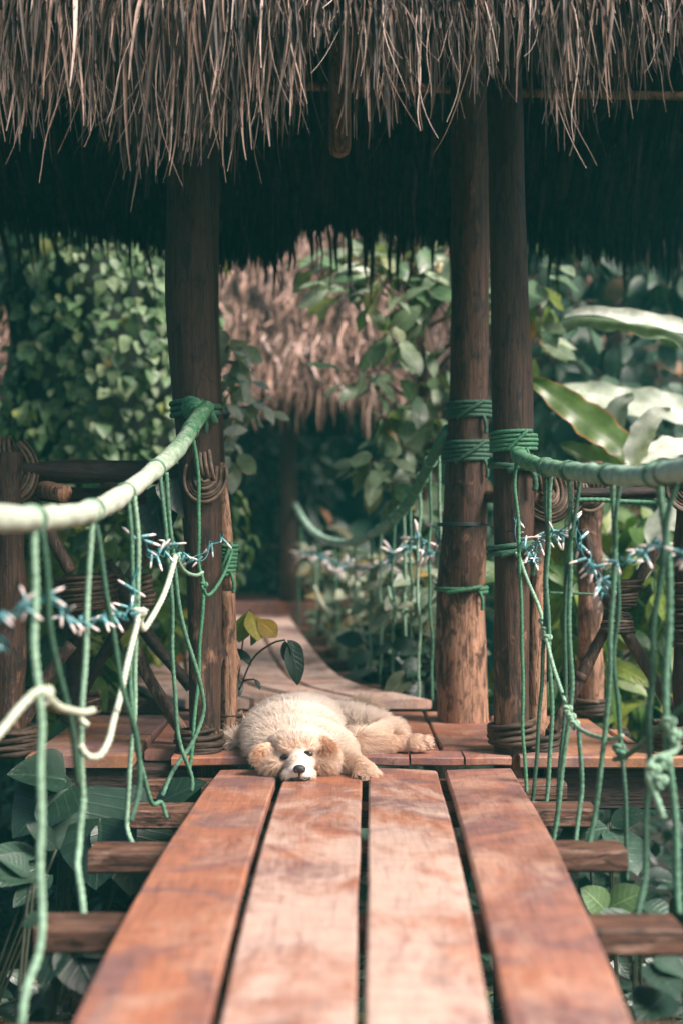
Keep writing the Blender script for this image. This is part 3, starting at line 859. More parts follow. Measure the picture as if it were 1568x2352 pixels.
def strips(geo, root, dirs, L, W, var, nseg=9, bend=None, curl=0.0, tipw=0.15, lean=None, fold=0.25, sway=0.03, taper=0.45):
    """vectorised ribbons. dirs (N,3) start direction, gravity pulls them down after distance bend"""
    Nn = len(root)
    L = np.broadcast_to(L, (Nn,)).astype(float); W = np.broadcast_to(W, (Nn,)).astype(float)
    bend = np.zeros(Nn) if bend is None else bend
    pts = np.zeros((Nn, nseg + 1, 3)); pts[:, 0] = root
    ph = rng.uniform(0, 6.28, (Nn, 3)); fr = rng.uniform(0.6, 2.4, (Nn, 2))
    down = np.array([0, 0, -1.0])
    lean = np.zeros((Nn, 3)) if lean is None else lean
    cur = rng.normal(0, 1, (Nn, 2)) * curl
    tang = np.zeros((Nn, nseg + 1, 3))
    for k in range(nseg + 1):
        s = L * k / nseg
        w_ = np.clip((s - bend) / 0.10, 0, 1)[:, None]
        d = dirs * (1 - w_) + (down + lean) * w_
        u = k / nseg
        d[:, 0] += sway * 3 * np.sin(fr[:, 0] * 6 * u + ph[:, 0]) + cur[:, 0] * u ** 3
        d[:, 1] += sway * 2 * np.sin(fr[:, 1] * 6 * u + ph[:, 1]) - np.abs(cur[:, 1]) * u ** 3 * 0.7
        d = unit(d)
        tang[:, k] = d
        if k < nseg:
            pts[:, k + 1] = pts[:, k] + d * (L / nseg)[:, None]
    ang = rng.normal(0, 0.7, Nn)[:, None] + np.linspace(0, 1, nseg + 1)[None] * rng.normal(0, 0.9, Nn)[:, None]
    sx = np.stack([np.cos(ang), np.sin(ang), np.zeros_like(ang)], -1)
    sx = unit(sx - tang * (sx * tang).sum(-1, keepdims=True))
    nn = np.cross(sx, tang)
    u = np.linspace(0, 1, nseg + 1)
    prof = np.clip(np.minimum(1.0, (1.0 - u) / taper), 0, 1) ** 0.8 * (1 - tipw) + tipw
    wk = W[:, None] * prof[None]
    a = pts - sx * wk[..., None] * 0.5
    b = pts + nn * (wk * fold)[..., None]
    c = pts + sx * wk[..., None] * 0.5
    V = np.stack([a, b, c], 2).reshape(-1, 3)
    k = np.arange(nseg)[:, None] * 3 + np.arange(2)[None, :]
    q = np.stack([k, k + 1, k + 4, k + 3], -1).reshape(-1, 4)
    F = (np.arange(Nn)[:, None, None] * (nseg + 1) * 3 + q[None]).reshape(-1, 4)
    geo.add(V, F, np.repeat(np.broadcast_to(var, (Nn,)), (nseg + 1) * 3))

hut = thing("thatched_hut", "far thatched hut with shaggy grey pink roof on thin posts", "hut", (-0.3, 9.6, 0.2))
g = Geo()
# solid under-roof: a slab on the slope, then shaggy strips over it
EX0, EX1 = -2.6, 1.7
E0, E1 = (8.6, 1.52), (10.4, 3.6)
V = []
for (yy, zz) in (E0, E1, (12.2, 1.6)):
    for dz in (0, -0.10):
        V += [[EX0, yy, zz + dz], [EX1, yy, zz + dz]]
V = np.array(V)
g.add(V, np.array([[0, 1, 5, 4], [4, 5, 9, 8], [2, 6, 7, 3], [6, 10, 11, 7], [0, 2, 3, 1], [8, 9, 11, 10], [0, 4, 6, 2], [1, 3, 7, 5], [4, 8, 10, 6], [5, 7, 11, 9]]), 0.25)
n = 9500
t = rng.uniform(-0.02, 1.0, n)
x = rng.uniform(EX0, EX1, n)
root = np.stack([x, E0[0] + (E1[0] - E0[0]) * t, E0[1] + (E1[1] - E0[1]) * t + 0.03], 1)
sl = unit(np.array([[0, -(E1[0] - E0[0]), -(E1[1] - E0[1])]]))
d = unit(sl + rng.normal(0, 0.20, (n, 3)))
dist = t * np.hypot(E1[0] - E0[0], E1[1] - E0[1])
L = np.minimum(rng.uniform(0.14, 0.42, n), dist + rng.uniform(0.05, 0.38, n))
va = np.clip(rng.normal(0.36, 0.29, n) + 0.15 * np.sin(x * 7) * np.sin(t * 30), 0, 1)
strips(g, root, d, L, rng.uniform(0.006, 0.020, n), va, 5, bend=np.maximum(dist, 0.0), curl=0.3, sway=0.05)
obj("roof", g, M['thatch_far'], hut)
for px, y0, yd in [(660, 8.95, 1410), (1180, 9.3, 1410), (300, 9.0, 1410)]:
    g = Geo()
    a = P(px, yd, y0); b_ = P(px, 800, y0); a[2] = -1.3
    pth = catmull([a, (a + b_) / 2 + [0.012, 0, 0], b_], 0.1)
    sweep(g, pth, 0.055, 12, lambda s, th: 1 + 0.06 * np.sin(2 * th + s * 3))
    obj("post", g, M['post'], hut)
for k in range(4):
    g = Geo(); box(g, -1.7, 0.35, 8.9 + k * 0.36, 9.24 + k * 0.36, 0.19, 0.235 + 0.004 * k, 0.005); obj("board", g, M['board'], hut, False)
g = Geo(); box(g, -1.7, 0.35, 8.86, 8.895, 0.10, 0.25, 0.005); obj("step", g, M['board'], hut, False)

# ------------------------------------------------------------------ gazebo: posts and thatch roof
gaz = thing("thatched_gazebo", "open gazebo with ragged dry thatch roof on tall brown posts", "gazebo", (0, 4.6, 0.035))
def post(geo, prof, d, ybot=-1.3, ztop=None, sides=24, seed=0, knots=()):
    """prof: rows (picture y, left x, right x)"""
    pr = sorted(prof)
    pts, rad = [], []
    for (py, xl, xr_) in pr:
        c = P((xl + xr_) / 2, py, d)
        pts.append(c); rad.append((xr_ - xl) / 2 / FPX * d)
    if ztop is not None:
        e = pts[0].copy(); e[0] += (pts[0][0] - pts[1][0]) * (ztop - e[2]) / (pts[0][2] - pts[1][2] + 1e-6); e[2] = ztop
        pts.insert(0, e); rad.insert(0, rad[0])
    if ybot is not None:
        e = pts[-1].copy(); e[2] = ybot; pts.append(e); rad.append(rad[-1])
    pts = np.array(pts); rad = np.array(rad)
    path, s = even(catmull(pts, 0.03), 0.02)
    rz = np.interp(path[:, 2], pts[::-1, 2], rad[::-1])
    rs = np.random.default_rng(seed)
    a = rs.uniform(0, 6.28, 8)
    kn = [(kz, ka, ks) for kz, ka, ks in knots]
    zz = path[:, 2]
    def rf(s_, th):
        f = 1 + 0.035 * np.sin(2 * th + s_ * 1.3 + a[0]) + 0.02 * np.sin(3 * th - s_ * 3.1 + a[1]) + 0.018 * np.sin(5 * th + s_ * 6 + a[2]) + 0.012 * np.sin(s_ * 17 + a[3]) + 0.010 * np.sin(11 * th + a[4] + 2 * np.sin(s_ * 5))
        for kz, ka, ks in kn:
            f = f + ks * np.exp(-((zz[:, None] - kz) / 0.022) ** 2) * np.exp(-(np.angle(np.exp(1j * (th - ka))) / 0.35) ** 2)
        return f
    sweep(geo, path, rz, sides, rf)
def zof(py, d):
    return CAM_Z - (py - HY) / FPX * d

def add_post(prof, d, mat, seed, ztop=2.35, ybot=-1.3, knots=(), label=None):
    g = Geo(); post(g, prof, d, ybot, ztop, seed=seed, knots=knots)
    o = obj("post", g, mat, gaz)
    if label: o["label"] = label
    return o
# the lower lengths carry much paler, flaking bark, the upper ones painted-in roof shade, so each post's own material mixes by noise
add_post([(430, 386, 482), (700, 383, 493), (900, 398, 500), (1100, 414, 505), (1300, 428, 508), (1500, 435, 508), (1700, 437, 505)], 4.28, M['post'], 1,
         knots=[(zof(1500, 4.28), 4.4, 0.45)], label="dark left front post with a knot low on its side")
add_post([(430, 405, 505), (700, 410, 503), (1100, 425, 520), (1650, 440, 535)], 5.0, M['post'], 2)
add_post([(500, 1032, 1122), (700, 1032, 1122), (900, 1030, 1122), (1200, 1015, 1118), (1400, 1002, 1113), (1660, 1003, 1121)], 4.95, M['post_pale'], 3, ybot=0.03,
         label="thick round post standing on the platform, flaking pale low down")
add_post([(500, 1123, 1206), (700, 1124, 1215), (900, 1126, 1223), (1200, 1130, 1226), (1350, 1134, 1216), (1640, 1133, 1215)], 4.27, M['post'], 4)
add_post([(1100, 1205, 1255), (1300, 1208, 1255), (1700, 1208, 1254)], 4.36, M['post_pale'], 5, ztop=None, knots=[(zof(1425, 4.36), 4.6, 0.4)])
# light pole pieces on the right of the left post
add_post([(1062, 500, 517), (1200, 500, 532), (1352, 503, 543)], 4.33, M['pole'], 6, ztop=None, ybot=None, label="short light pole piece lashed high on the left post")
add_post([(1358, 506, 540), (1500, 505, 545), (1650, 508, 546)], 4.42, M['pole'], 7, ztop=None, ybot=-1.3, knots=[(zof(1520, 4.42), 4.9, 0.5)], label="light peeled pole standing against the left post")

# roof
RX0, RX1 = -2.2, 1.5
FE, RI, BE = (3.72, 2.03), (4.75, 2.86), (5.95, 2.10)       # front eave, ridge, back eave (y, z)
roof = bpy.data.objects.new("roof", None); C.objects.link(roof); roof.parent = gaz
roof.matrix_parent_inverse = gaz.matrix_world.inverted()
bpy.context.view_layer.update()
g = Geo()
V = []
for (yy, zz) in (FE, RI, BE):
    for dz in (0.0, -0.05):
        V += [[RX0, yy, zz + dz], [RX1, yy, zz + dz]]
g.add(np.array(V), np.array([[0, 1, 5, 4], [4, 5, 9, 8], [2, 6, 7, 3], [6, 10, 11, 7], [0, 2, 3, 1], [8, 9, 11, 10], [0, 4, 6, 2], [1, 3, 7, 5], [4, 8, 10, 6], [5, 7, 11, 9]]), 0.3)
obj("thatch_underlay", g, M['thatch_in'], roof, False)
# gable ends hung with thatch so the underside stays dim
g = Geo()
for xx in (RX0,):
    n = 700
    yy = rng.uniform(FE[0], BE[0], n)
    top = np.interp(yy, [FE[0], RI[0], BE[0]], [FE[1], RI[1], BE[1]])
    root = np.stack([np.full(n, xx) + rng.uniform(-.03, .03, n), yy, top], 1)
    strips(g, root, np.tile([[0, 0, -1.0]], (n, 1)), np.minimum(top - 1.85, 1.2) * rng.uniform(0.8, 1.15, n), rng.uniform(0.05, 0.09, n), rng.uniform(0, 0.8, n), 5)
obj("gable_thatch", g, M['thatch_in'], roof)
# front fringe
tipx = [-60, 0, 60, 130, 200, 260, 300, 400, 450, 510, 560, 620, 690, 715, 735, 770, 805, 830, 890, 950, 1000, 1020, 1060, 1120, 1150, 1180, 1200, 1230, 1270, 1300, 1340, 1370, 1400, 1450, 1500, 1535, 1568, 1640]
tipy = [300, 290, 330, 300, 320, 345, 400, 390, 350, 345, 320, 310, 250, 170, 60, 30, 70, 260, 270, 270, 250, 150, 200, 200, 190, 70, 205, 210, 340, 370, 270, 200, 230, 200, 205, 150, 120, 160]
g = Geo()
R_, D_, L_, W_, V_, B_, LE = [], [], [], [], [], [], []
slope = unit(np.array([0, -(RI[0] - FE[0]), -(RI[1] - FE[1])]))
def x_of(px): return (px - CX) / FPX * 3.66
nclump = 205
for c in range(nclump):
    px = rng.uniform(-330, 1900)
    ty = np.interp(px, tipx, tipy)
    layer = rng.choice([0, 1, 2, 3], p=[0.42, 0.26, 0.18, 0.14])     # which course of thatch the clump belongs to
    up = [0.0, 0.10, 0.22, 0.38][layer]
    tt = ty - [0, 75, 150, 230][layer] + rng.normal(0, 42)
    ztip = CAM_Z - (tt - HY) / FPX * (3.66 - 0.02 * layer)
    m = int(rng.integers(8, 20))
    xc = x_of(px)
    lean_c = rng.normal(0, 0.045)
    brightness = rng.normal(0.43, 0.2) + 0.12 * (px > 900) - 0.05 * (px < 350)  # thatch tone, with light from the right painted in
    for j in range(m):
        x = xc + rng.normal(0, 0.028)
        t0 = rng.uniform(0.12, 0.5) + up
        y0 = FE[0] - slope[1] * t0 * 1.0
        z0 = FE[1] - slope[2] * t0 + 0.03 + 0.02 * layer
        hang = FE[1] + 0.05 - ztip
        R_.append((x, y0, z0)); D_.append(slope + rng.normal(0, 0.05, 3))
        frac = 1.04 - abs(rng.normal(0, 0.30))
        L_.append(max(0.10, t0 + max(0.06, hang) * max(frac, 0.12)))
        thin = rng.uniform() < 0.40
        W_.append(rng.uniform(0.0022, 0.005) if thin else rng.uniform(0.007, 0.020))
        V_.append(np.clip(brightness + rng.normal(0, 0.26) - 0.25 * (rng.uniform() < 0.25), 0.05, 1))
        B_.append(t0 - 0.03)
        LE.append((lean_c - (x - xc) * 0.9 + rng.normal(0, 0.03), rng.normal(0, 0.05), 0))
strips(g, np.array(R_), np.array(D_), np.array(L_), np.array(W_), np.array(V_), 14, np.array(B_), 0.16, 0.16, np.array(LE), sway=0.022, taper=0.42)
n = 520
px_ = rng.uniform(-330, 1900, n); x = x_of(px_)
t0 = rng.uniform(0.02, 0.25, n)
ztip = CAM_Z - (np.interp(px_, tipx, tipy) - rng.normal(15, 60, n) - HY) / FPX * 3.66
root = np.stack([x, FE[0] - slope[1] * t0, FE[1] - slope[2] * t0 + 0.035], 1)
strips(g, root, unit(np.tile(slope, (n, 1)) + rng.normal(0, 0.08, (n, 3))), t0 + np.maximum(FE[1] + 0.05 - ztip, 0.08), rng.uniform(0.0016, 0.0036, n), np.clip(rng.normal(0.6, 0.25, n), 0, 1), 14, t0, 0.55, 0.3, rng.normal(0, 0.09, (n, 3)) * [1, .6, 0], sway=0.05, taper=0.7)
# shaggy upper courses and under layer
n = 2200
x = rng.uniform(RX0, RX1, n); t0 = rng.uniform(0.0, 1.25, n)
root = np.stack([x, FE[0] - slope[1] * t0, FE[1] - slope[2] * t0 + 0.02], 1)
ty = np.interp(CX + x / 3.66 * FPX, tipx, tipy) - 90
hang = FE[1] - (CAM_Z - (ty - HY) / FPX * 3.66)
L = np.minimum(rng.uniform(0.15, 0.5, n), t0 + np.clip(hang, 0.03, 1) * rng.uniform(0.2, 0.8, n))
strips(g, root, unit(np.tile(slope, (n, 1)) + rng.normal(0, 0.08, (n, 3))), L, rng.uniform(0.006, 0.02, n), np.clip(rng.normal(0.26, 0.22, n), 0, 1), 8, t0, 0.25, 0.2, rng.normal(0, 0.08, (n, 3)) * [1, .5, 0], sway=0.03)
obj("thatch_fringe", g, M['thatch'], roof)
# inner courses and the ragged back fringe
bx = [-40, 0, 100, 200, 300, 390, 500, 560, 620, 660, 720, 800, 900, 1000, 1100, 1200, 1300, 1400, 1500, 1568, 1650]
by = [520, 540, 560, 575, 590, 620, 660, 640, 640, 600, 560, 570, 580, 590, 600, 620, 620, 630, 640, 660, 680]
g = Geo()
n = 5200
x = rng.uniform(RX0, RX1, n)
px = CX + x / 5.95 * FPX
clump = 0.5 + 0.5 * np.sin(px * 0.071 + 1.3 * np.sin(px * 0.023)) * np.sin(px * 0.13)
tip = np.interp(px, bx, by) - 120 * rng.uniform(0, 1, n) ** 1.4 + 20 * (clump - 0.5) - 15
zt = CAM_Z - (tip - HY) / FPX * 5.95
t0 = rng.uniform(0.0, 0.35, n)
bs = unit(np.array([0, BE[0] - RI[0], BE[1] - RI[1]]))
root = np.stack([x, BE[0] - bs[1] * t0 - rng.uniform(0, 0.10, n), BE[1] - bs[2] * t0 - 0.03], 1)
strips(g, root, np.tile(bs, (n, 1)), t0 + np.maximum(0.05, BE[1] - zt), rng.uniform(0.012, 0.03, n), rng.uniform(0, 1, n) ** 1.3, 7, t0, 0.1, 0.1, rng.normal(0, 0.05, (n, 3)) * [1, .5, 0])
n = 1500
x = rng.uniform(RX0, RX1, n); t0 = rng.uniform(0, 1.4, n)
root = np.stack([x, BE[0] - bs[1] * t0, BE[1] - bs[2] * t0 - 0.055], 1)
strips(g, root, unit(np.tile(bs, (n, 1)) + [0, 0, -0.3]), rng.uniform(0.2, 0.5, n), rng.uniform(0.01, 0.03, n), rng.uniform(0, 1, n), 5, np.full(n, 0.3), 0.1, 0.2)
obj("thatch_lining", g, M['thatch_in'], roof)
# king post hanging in the middle, tie beam and purlin
g = Geo()
a = P(780, 362, 4.75); top = a.copy(); top[2] = 2.82
pth = np.array([a + [0, 0, z] for z in np.r_[0, 0.006, 0.014, 0.03, np.linspace(0.06, top[2] - a[2], 20)]])
rr = np.r_[0.008, 0.022, 0.031, 0.036, np.full(20, 0.038)]
sweep(g, pth, rr, 16, lambda s, th: 1 + 0.04 * np.sin(2 * th + s * 5))
obj("king_post", g, M['pole'], gaz)
g = Geo(); sweep(g, catmull([P(300, 200, 5.3), P(870, 200, 5.3), P(1240, 215, 5.3), P(1700, 222, 5.3)], 0.08), 0.016, 10); obj("tie_beam", g, M['pole'], gaz)
for yy, zz in ((4.24, 2.38), (5.0, 2.60)):
    g = Geo(); sweep(g, np.array([[RX0, yy, zz], [0, yy, zz - 0.01], [RX1, yy, zz]]), 0.045, 12); obj("roof_beam", g, M['log'], gaz)
for xx in (-1.6, -0.8, 0.9, 1.4):
    g = Geo(); sweep(g, np.array([[xx, FE[0] + .1, FE[1] - 0.0], [xx, RI[0], RI[1] - 0.09]]), 0.028, 10); obj("rafter", g, M['log'], gaz)
    g = Geo(); sweep(g, np.array([[xx, BE[0] - .1, BE[1] - 0.02], [xx, RI[0], RI[1] - 0.09]]), 0.028, 10); obj("rafter", g, M['log'], gaz)

# vine windings at the feet of the posts (parts of the gazebo)
def winding(parent, px, y0, y1, d, half, r=0.0085, n=None, sq=1.0, name="vine_binding"):
    g = Geo()
    c = P(px, (y0 + y1) / 2, d)
    h = (y1 - y0) / FPX * d
    n = n or max(2, h / (2.0 * r))
    coil(g, c, (rng.normal(0, 0.05), rng.normal(0, 0.05), 1), half / FPX * d, n, h / n, r, 0.3, sq, rng.uniform(0, 6))
    coil(g, c + [0, 0, 0.004], (rng.normal(0, 0.08), rng.normal(0, 0.08), 1), half / FPX * d * 1.02, n * 0.8, h / n * 1.2, r * 0.8, 0.3, sq, rng.uniform(0, 6))
    return obj(name, g, M['vine'], parent)
winding(gaz, 458, 1678, 1735, 4.28, 50)
winding(gaz, 528, 1640, 1690, 4.44, 27)
winding(gaz, 1176, 1660, 1712, 4.27, 52)
winding(gaz, 1240, 1685, 1748, 4.30, 42)

# ------------------------------------------------------------------ railings
def stick(parent, name, pts, d, r, mat, nodes=()):
    g = Geo()
    p = PP(pts, d)
    path, s = even(catmull(p, 0.02), 0.012)
    sd_ = rng.uniform(0, 6)
    sweep(g, path, r, 14, lambda s_, th: 1 + 0.07 * np.sin(2 * th + s_ * 8 + sd_) + 0.05 * np.sin(s_ * 31 + sd_) + 0.04 * np.sin(3 * th - s_ * 13))
    for f in nodes:
        k = int(f * (len(path) - 1))
        sweep(g, path[max(0, k - 1):k + 2], r * 1.13, 14)
    return obj(name, g, mat, parent)
def joint(parent, px, py, d, rad, r=0.0062, n=7, ang=0.0, split=True):
    """vine lashing: nested hanging loops on the face of the joint, tails going up behind it"""
    g = Geo()
    c = P(px, py, d); R = rad / FPX * d
    for k in range(n):
        q = R * (0.26 + 0.80 * k / (n - 1)) * rng.uniform(0.97, 1.03)
        th = np.linspace(math.pi * 0.92, math.pi * 2.08, 22)
        x = q * np.cos(th); z = q * 1.25 * np.sin(th)
        yb = 0.030 * np.abs(np.cos(th)) ** 3 + 0.004 * rng.normal()
        x = np.r_[x[0] * 0.93, x, x[-1] * 0.93]; z = np.r_[R * 0.55, z, R * 0.55]; yb = np.r_[0.035, yb, 0.035]
        X = x * math.cos(ang) - z * math.sin(ang); Z = x * math.sin(ang) + z * math.cos(ang)
        p = np.stack([c[0] + X, c[1] - 0.045 + yb + 0.004 * (k % 2), c[2] + 0.25 * R + Z], 1)
        path, _ = even(catmull(p, 0.01), 0.008)
        sweep(g, path, r * rng.uniform(0.85, 1.1), 8, lambda s_, t_: 1 + 0.1 * np.sin(s_ * 70 + t_), var=rng.uniform(0.1, 0.8))
    coil(g, c + [0, 0.0, R * 0.75], (1, 0, 0.1), 0.046, 4, r * 2.1, r, 0.3, 1.0, 0.4)
    return obj("vine_lashing", g, M['vine'], parent)
lr = thing("log_railing", "dark log railing lashed with vines left of the gazebo post", "railing", P(200, 1650, 4.6))
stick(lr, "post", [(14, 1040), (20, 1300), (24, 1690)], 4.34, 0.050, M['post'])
stick(lr, "top_rail", [(-40, 1083), (80, 1084), (250, 1084), (440, 1088)], 4.38, 0.034, M['log'])
stick(lr, "lower_rail", [(90, 1128, 4.5), (200, 1140, 4.55), (420, 1145, 4.6)], None, 0.028, M['log'])
stick(lr, "rail_stub", [(95, 1120, 4.40), (150, 1135, 4.30)], None, 0.026, M['pole'])
stick(lr, "brace", [(60, 1120), (110, 1215), (165, 1315)], 4.42, 0.020, M['stick'])
stick(lr, "brace", [(245, 1290), (335, 1450), (440, 1580)], 4.75, 0.021, M['log'])
stick(lr, "brace", [(300, 1480), (345, 1560), (425, 1690)], 4.42, 0.021, M['stick'])
stick(lr, "brace", [(290, 1420), (230, 1519), (150, 1660)], 4.60, 0.020, M['log'])
stick(lr, "brace", [(165, 1480), (115, 1547), (50, 1670)], 4.45, 0.020, M['stick'])
stick(lr, "brace", [(375, 1170), (350, 1240), (300, 1330)], 4.5, 0.022, M['stick'])
stick(lr, "upright", [(172, 1400), (170, 1500), (168, 1610)], 4.72, 0.024, M['log'])
joint(lr, 16, 1092, 4.38, 68, n=9, ang=0.5)
joint(lr, 474, 1105, 4.25, 44, n=7, ang=-0.15)
winding(lr, 265, 1112, 1170, 4.56, 34, r=0.007, name="vine_lashing")
winding(lr, 200, 1320, 1400, 4.5, 66, r=0.007, name="vine_lashing")
winding(lr, 328, 1322, 1395, 4.6, 22, r=0.007, name="vine_lashing")
winding(lr, 28, 1668, 1732, 4.30, 58, r=0.010, name="vine_lashing")
winding(lr, 185, 1590, 1640, 4.8, 42, r=0.008, name="vine_lashing")
rrail = thing("log_railing", "crossed stick railing with thin top rail right of the gazebo posts", "railing", P(1400, 1650, 4.5))
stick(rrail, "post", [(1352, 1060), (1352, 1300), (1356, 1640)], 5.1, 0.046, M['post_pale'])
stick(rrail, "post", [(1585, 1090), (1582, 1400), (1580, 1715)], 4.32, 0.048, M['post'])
stick(rrail, "top_rail", [(1205, 1131), (1350, 1134), (1640, 1128)], 4.42, 0.019, M['log'])
stick(rrail, "side_rail", [(1240, 1125, 4.4), (1300, 1126, 4.8), (1355, 1128, 5.15)], None, 0.024, M['log'])
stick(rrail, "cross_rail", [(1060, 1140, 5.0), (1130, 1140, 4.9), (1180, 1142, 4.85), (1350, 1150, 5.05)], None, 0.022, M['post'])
stick(rrail, "brace", [(1336, 1215), (1375, 1335), (1437, 1453), (1560, 1660)], 4.40, 0.0175, M['stick'])
stick(rrail, "brace", [(1515, 1240), (1462, 1335), (1389, 1447), (1330, 1560), (1268, 1680)], 4.44, 0.0185, M['stick'], nodes=(0.72,))
joint(rrail, 1250, 1138, 4.36, 56, n=9, ang=0.25)
joint(rrail, 1300, 1136, 4.45, 40, n=6, ang=-0.2)
joint(rrail, 1348, 1130, 5.08, 40, n=6)
joint(rrail, 1572, 1130, 4.30, 44, n=7, ang=-0.3)
g = Geo()
for k in range(9):
    c = P(1424 + rng.normal(0, 1.5), 1338 + k * 7.0, 4.42)
    coil(g, c, (rng.normal(0, .06), rng.normal(0, .06), 1), (52 - 3.2 * k) / FPX * 4.42, 1.4, 0.004, 0.0055, 0.2, 0.75, rng.uniform(0, 6))
for k in range(7):
    c = P(1416, 1407 + k * 7.2, 4.42)
    coil(g, c, (rng.normal(0, .06), rng.normal(0, .06), 1), (27 + 2.0 * k) / FPX * 4.42, 1.4, 0.004, 0.0055, 0.2, 0.75, rng.uniform(0, 6))
obj("vine_lashing", g, M['vine'], rrail)
winding(rrail, 1582, 1335, 1490, 4.32, 42, r=0.0075, name="vine_lashing")
winding(rrail, 1545, 1665, 1722, 4.26, 46, r=0.009, name="vine_lashing")
winding(rrail, 1356, 1603, 1645, 5.1, 40, r=0.009, name="vine_lashing")

# ------------------------------------------------------------------ rope lashings on the posts
def lash(px, y0, y1, d, half, label, mat='rope', r=0.0062, axis=(0, 0, 1)):
    g = Geo()
    c = P(px, (y0 + y1) / 2, d)
    h = (y1 - y0) / FPX * d
    n = max(1.6, h / (2.05 * r))
    coil(g, c, axis, half / FPX * d, n, h / n, r, 0.12, 1.0, rng.uniform(0, 6), twist=True)
    R = half / FPX * d
    a0, a1 = rng.uniform(-2.3, -1.9), rng.uniform(-1.2, -0.8)
    th = np.linspace(a0, a1, 16)
    rope_geo(np.stack([c[0] + (R + r * 1.5) * np.cos(th), c[1] + (R + r * 1.5) * np.sin(th), c[2] + np.linspace(-h * 0.55, h * 0.5, 16)], 1), r * 1.05, geo=g)
    e = np.array([c[0] + (R + r) * math.cos(a1), c[1] + (R + r) * math.sin(a1), c[2] - h * 0.4])
    rope_geo(np.array([e, e + [0.006, -0.006, -0.018], e + [0.010, -0.004, -0.045], e + [0.007, -0.003, -0.062]]), r, geo=g)
    return tag(obj("rope_lashing", g, M[mat]), label, "rope", "rope lashings round the posts")
lash(1076, 924, 962, 4.95, 49, "green rope band round the thick round post, upper of its two wide bands", 'rope_dark', 0.0075)
lash(1071, 1015, 1063, 4.95, 52, "green rope band round the thick round post, lower of its two wide bands", 'rope_dark', 0.0075)
lash(1058, 1345, 1359, 4.95, 58, "two thin green turns of rope low on the thick round post", 'rope', 0.0075)
lash(1178, 993, 1036, 4.27, 52, "broad green rope wrap high on the square right post", 'rope', 0.0062)
lash(1180, 1064, 1084, 4.27, 55, "thick green rope turns just under the broad wrap on the right post", 'rope_dark', 0.010, (0.12, 0, 1))
lash(1172, 1250, 1276, 4.27, 51, "dark green rope tied round the right post where the pale net rope starts", 'rope_dark', 0.0085, (-0.06, 0, 1))
lash(450, 925, 955, 4.27, 54, "dark green rope round the left post at the handrail's end", 'rope_dark', 0.0085)
lash(521, 1245, 1322, 4.33, 21, "many green turns of rope round the light pole piece", 'rope', 0.0062, (0.12, 0, 1))

# ------------------------------------------------------------------ handrail ropes
def handrail_mat(name, y_green, y_pale, green, pale):  # paler toward y_pale: fading, plus bright light put into the colour
    m, t, b = new_mat(name)
    tc = t.nodes.new("ShaderNodeTexCoord")
    sx = t.nodes.new("ShaderNodeSeparateXYZ"); t.links.new(tc.outputs["Object"], sx.inputs[0])
    mr = t.nodes.new("ShaderNodeMapRange"); mr.inputs[1].default_value = y_pale; mr.inputs[2].default_value = y_green
    t.links.new(sx.outputs[1], mr.inputs[0])
    n = noise(t, (1, 1, 1), 45, 4, 0.65)
    fibre = noise(t, (1, 1, 1), 260, 2, 0.6)
    ad = N(t, "ShaderNodeMath", operation='MULTIPLY_ADD'); ad.inputs[1].default_value = 1.5; ad.inputs[2].default_value = -0.72
    t.links.new(n.outputs[0], ad.inputs[0])
    s2 = N(t, "ShaderNodeMath", operation='ADD'); t.links.new(mr.outputs[0], s2.inputs[0]); t.links.new(ad.outputs[0], s2.inputs[1])
    c = ramp(t, s2.outputs[0], [(0.05, pale), (0.95, green)]).outputs[0]
    f = ramp(t, fibre.outputs[0], [(0.3, (0.75,) * 3), (0.65, (1.1,) * 3)]).outputs[0]
    c = mixc(t, 1.0, c, f, 'MULTIPLY')
    t.links.new(c, b.inputs["Base Color"])
    b.inputs["Roughness"].default_value = 0.8
    bump(t, b, fibre.outputs[0], 0.5, 0.003)
    return m
RAILS = []
def handrail(pts, r, mat, label, ties=()):
    path, s = even(catmull(pts, 0.01), 0.004)
    RAILS.append((path, r))
    ph = rng.uniform(0, 6, 4)
    bumpy = np.zeros(len(s))
    for tt in ties:
        k = np.argmin(np.abs(path[:, 1] - tt))
        bumpy += np.exp(-((s - s[k]) / 0.011) ** 2)
    rr = r * (1 + 0.06 * np.abs(np.sin(s * np.pi / 0.016 + 1.5 * np.sin(s * 11))) + 0.04 * np.sin(s * 9 + ph[0]) + 0.03 * np.sin(s * 23 + ph[1]) + 0.09 * bumpy)
    g = Geo()
    sweep(g, path, rr, 22, lambda s_, th: 1 + 0.035 * np.sin(th * 2 + s_ * 30 + ph[2]) + 0.03 * np.sin(th * 3 - s_ * 57) + 0.035 * np.abs(np.sin(s_ * 190 + th * 0.5 + 1.2 * np.sin(s_ * 17))) + 0.02 * np.sin(s_ * 83 + th * 4) * np.sin(s_ * 29 - th))
    m = int(s[-1] / 0.0008)
    k = rng.integers(2, len(path) - 2, m)
    tg = unit(path[k + 1] - path[k - 1])
    o = rng.normal(0, 1, (m, 3)); o = unit(o - tg * (o * tg).sum(1)[:, None])
    a = path[k] + o * (rr[k] * 0.98)[:, None]
    e = a + (o * rng.uniform(0.15, 0.8, (m, 1)) + np.cross(tg, o) * rng.uniform(-1, 1, (m, 1)) + tg * rng.uniform(-0.6, 0.6, (m, 1))) * rng.uniform(0.003, 0.009, (m, 1))
    sd_ = unit(np.cross(o, e - a)) * 0.0004
    g.add(np.stack([a - sd_, a + sd_, e], 1).reshape(-1, 3), np.arange(m * 3).reshape(-1, 3))
    return tag(obj("handrail_rope", g, mat), label, "rope")
LT = [4.05, 3.72, 3.35, 2.98, 2.72]
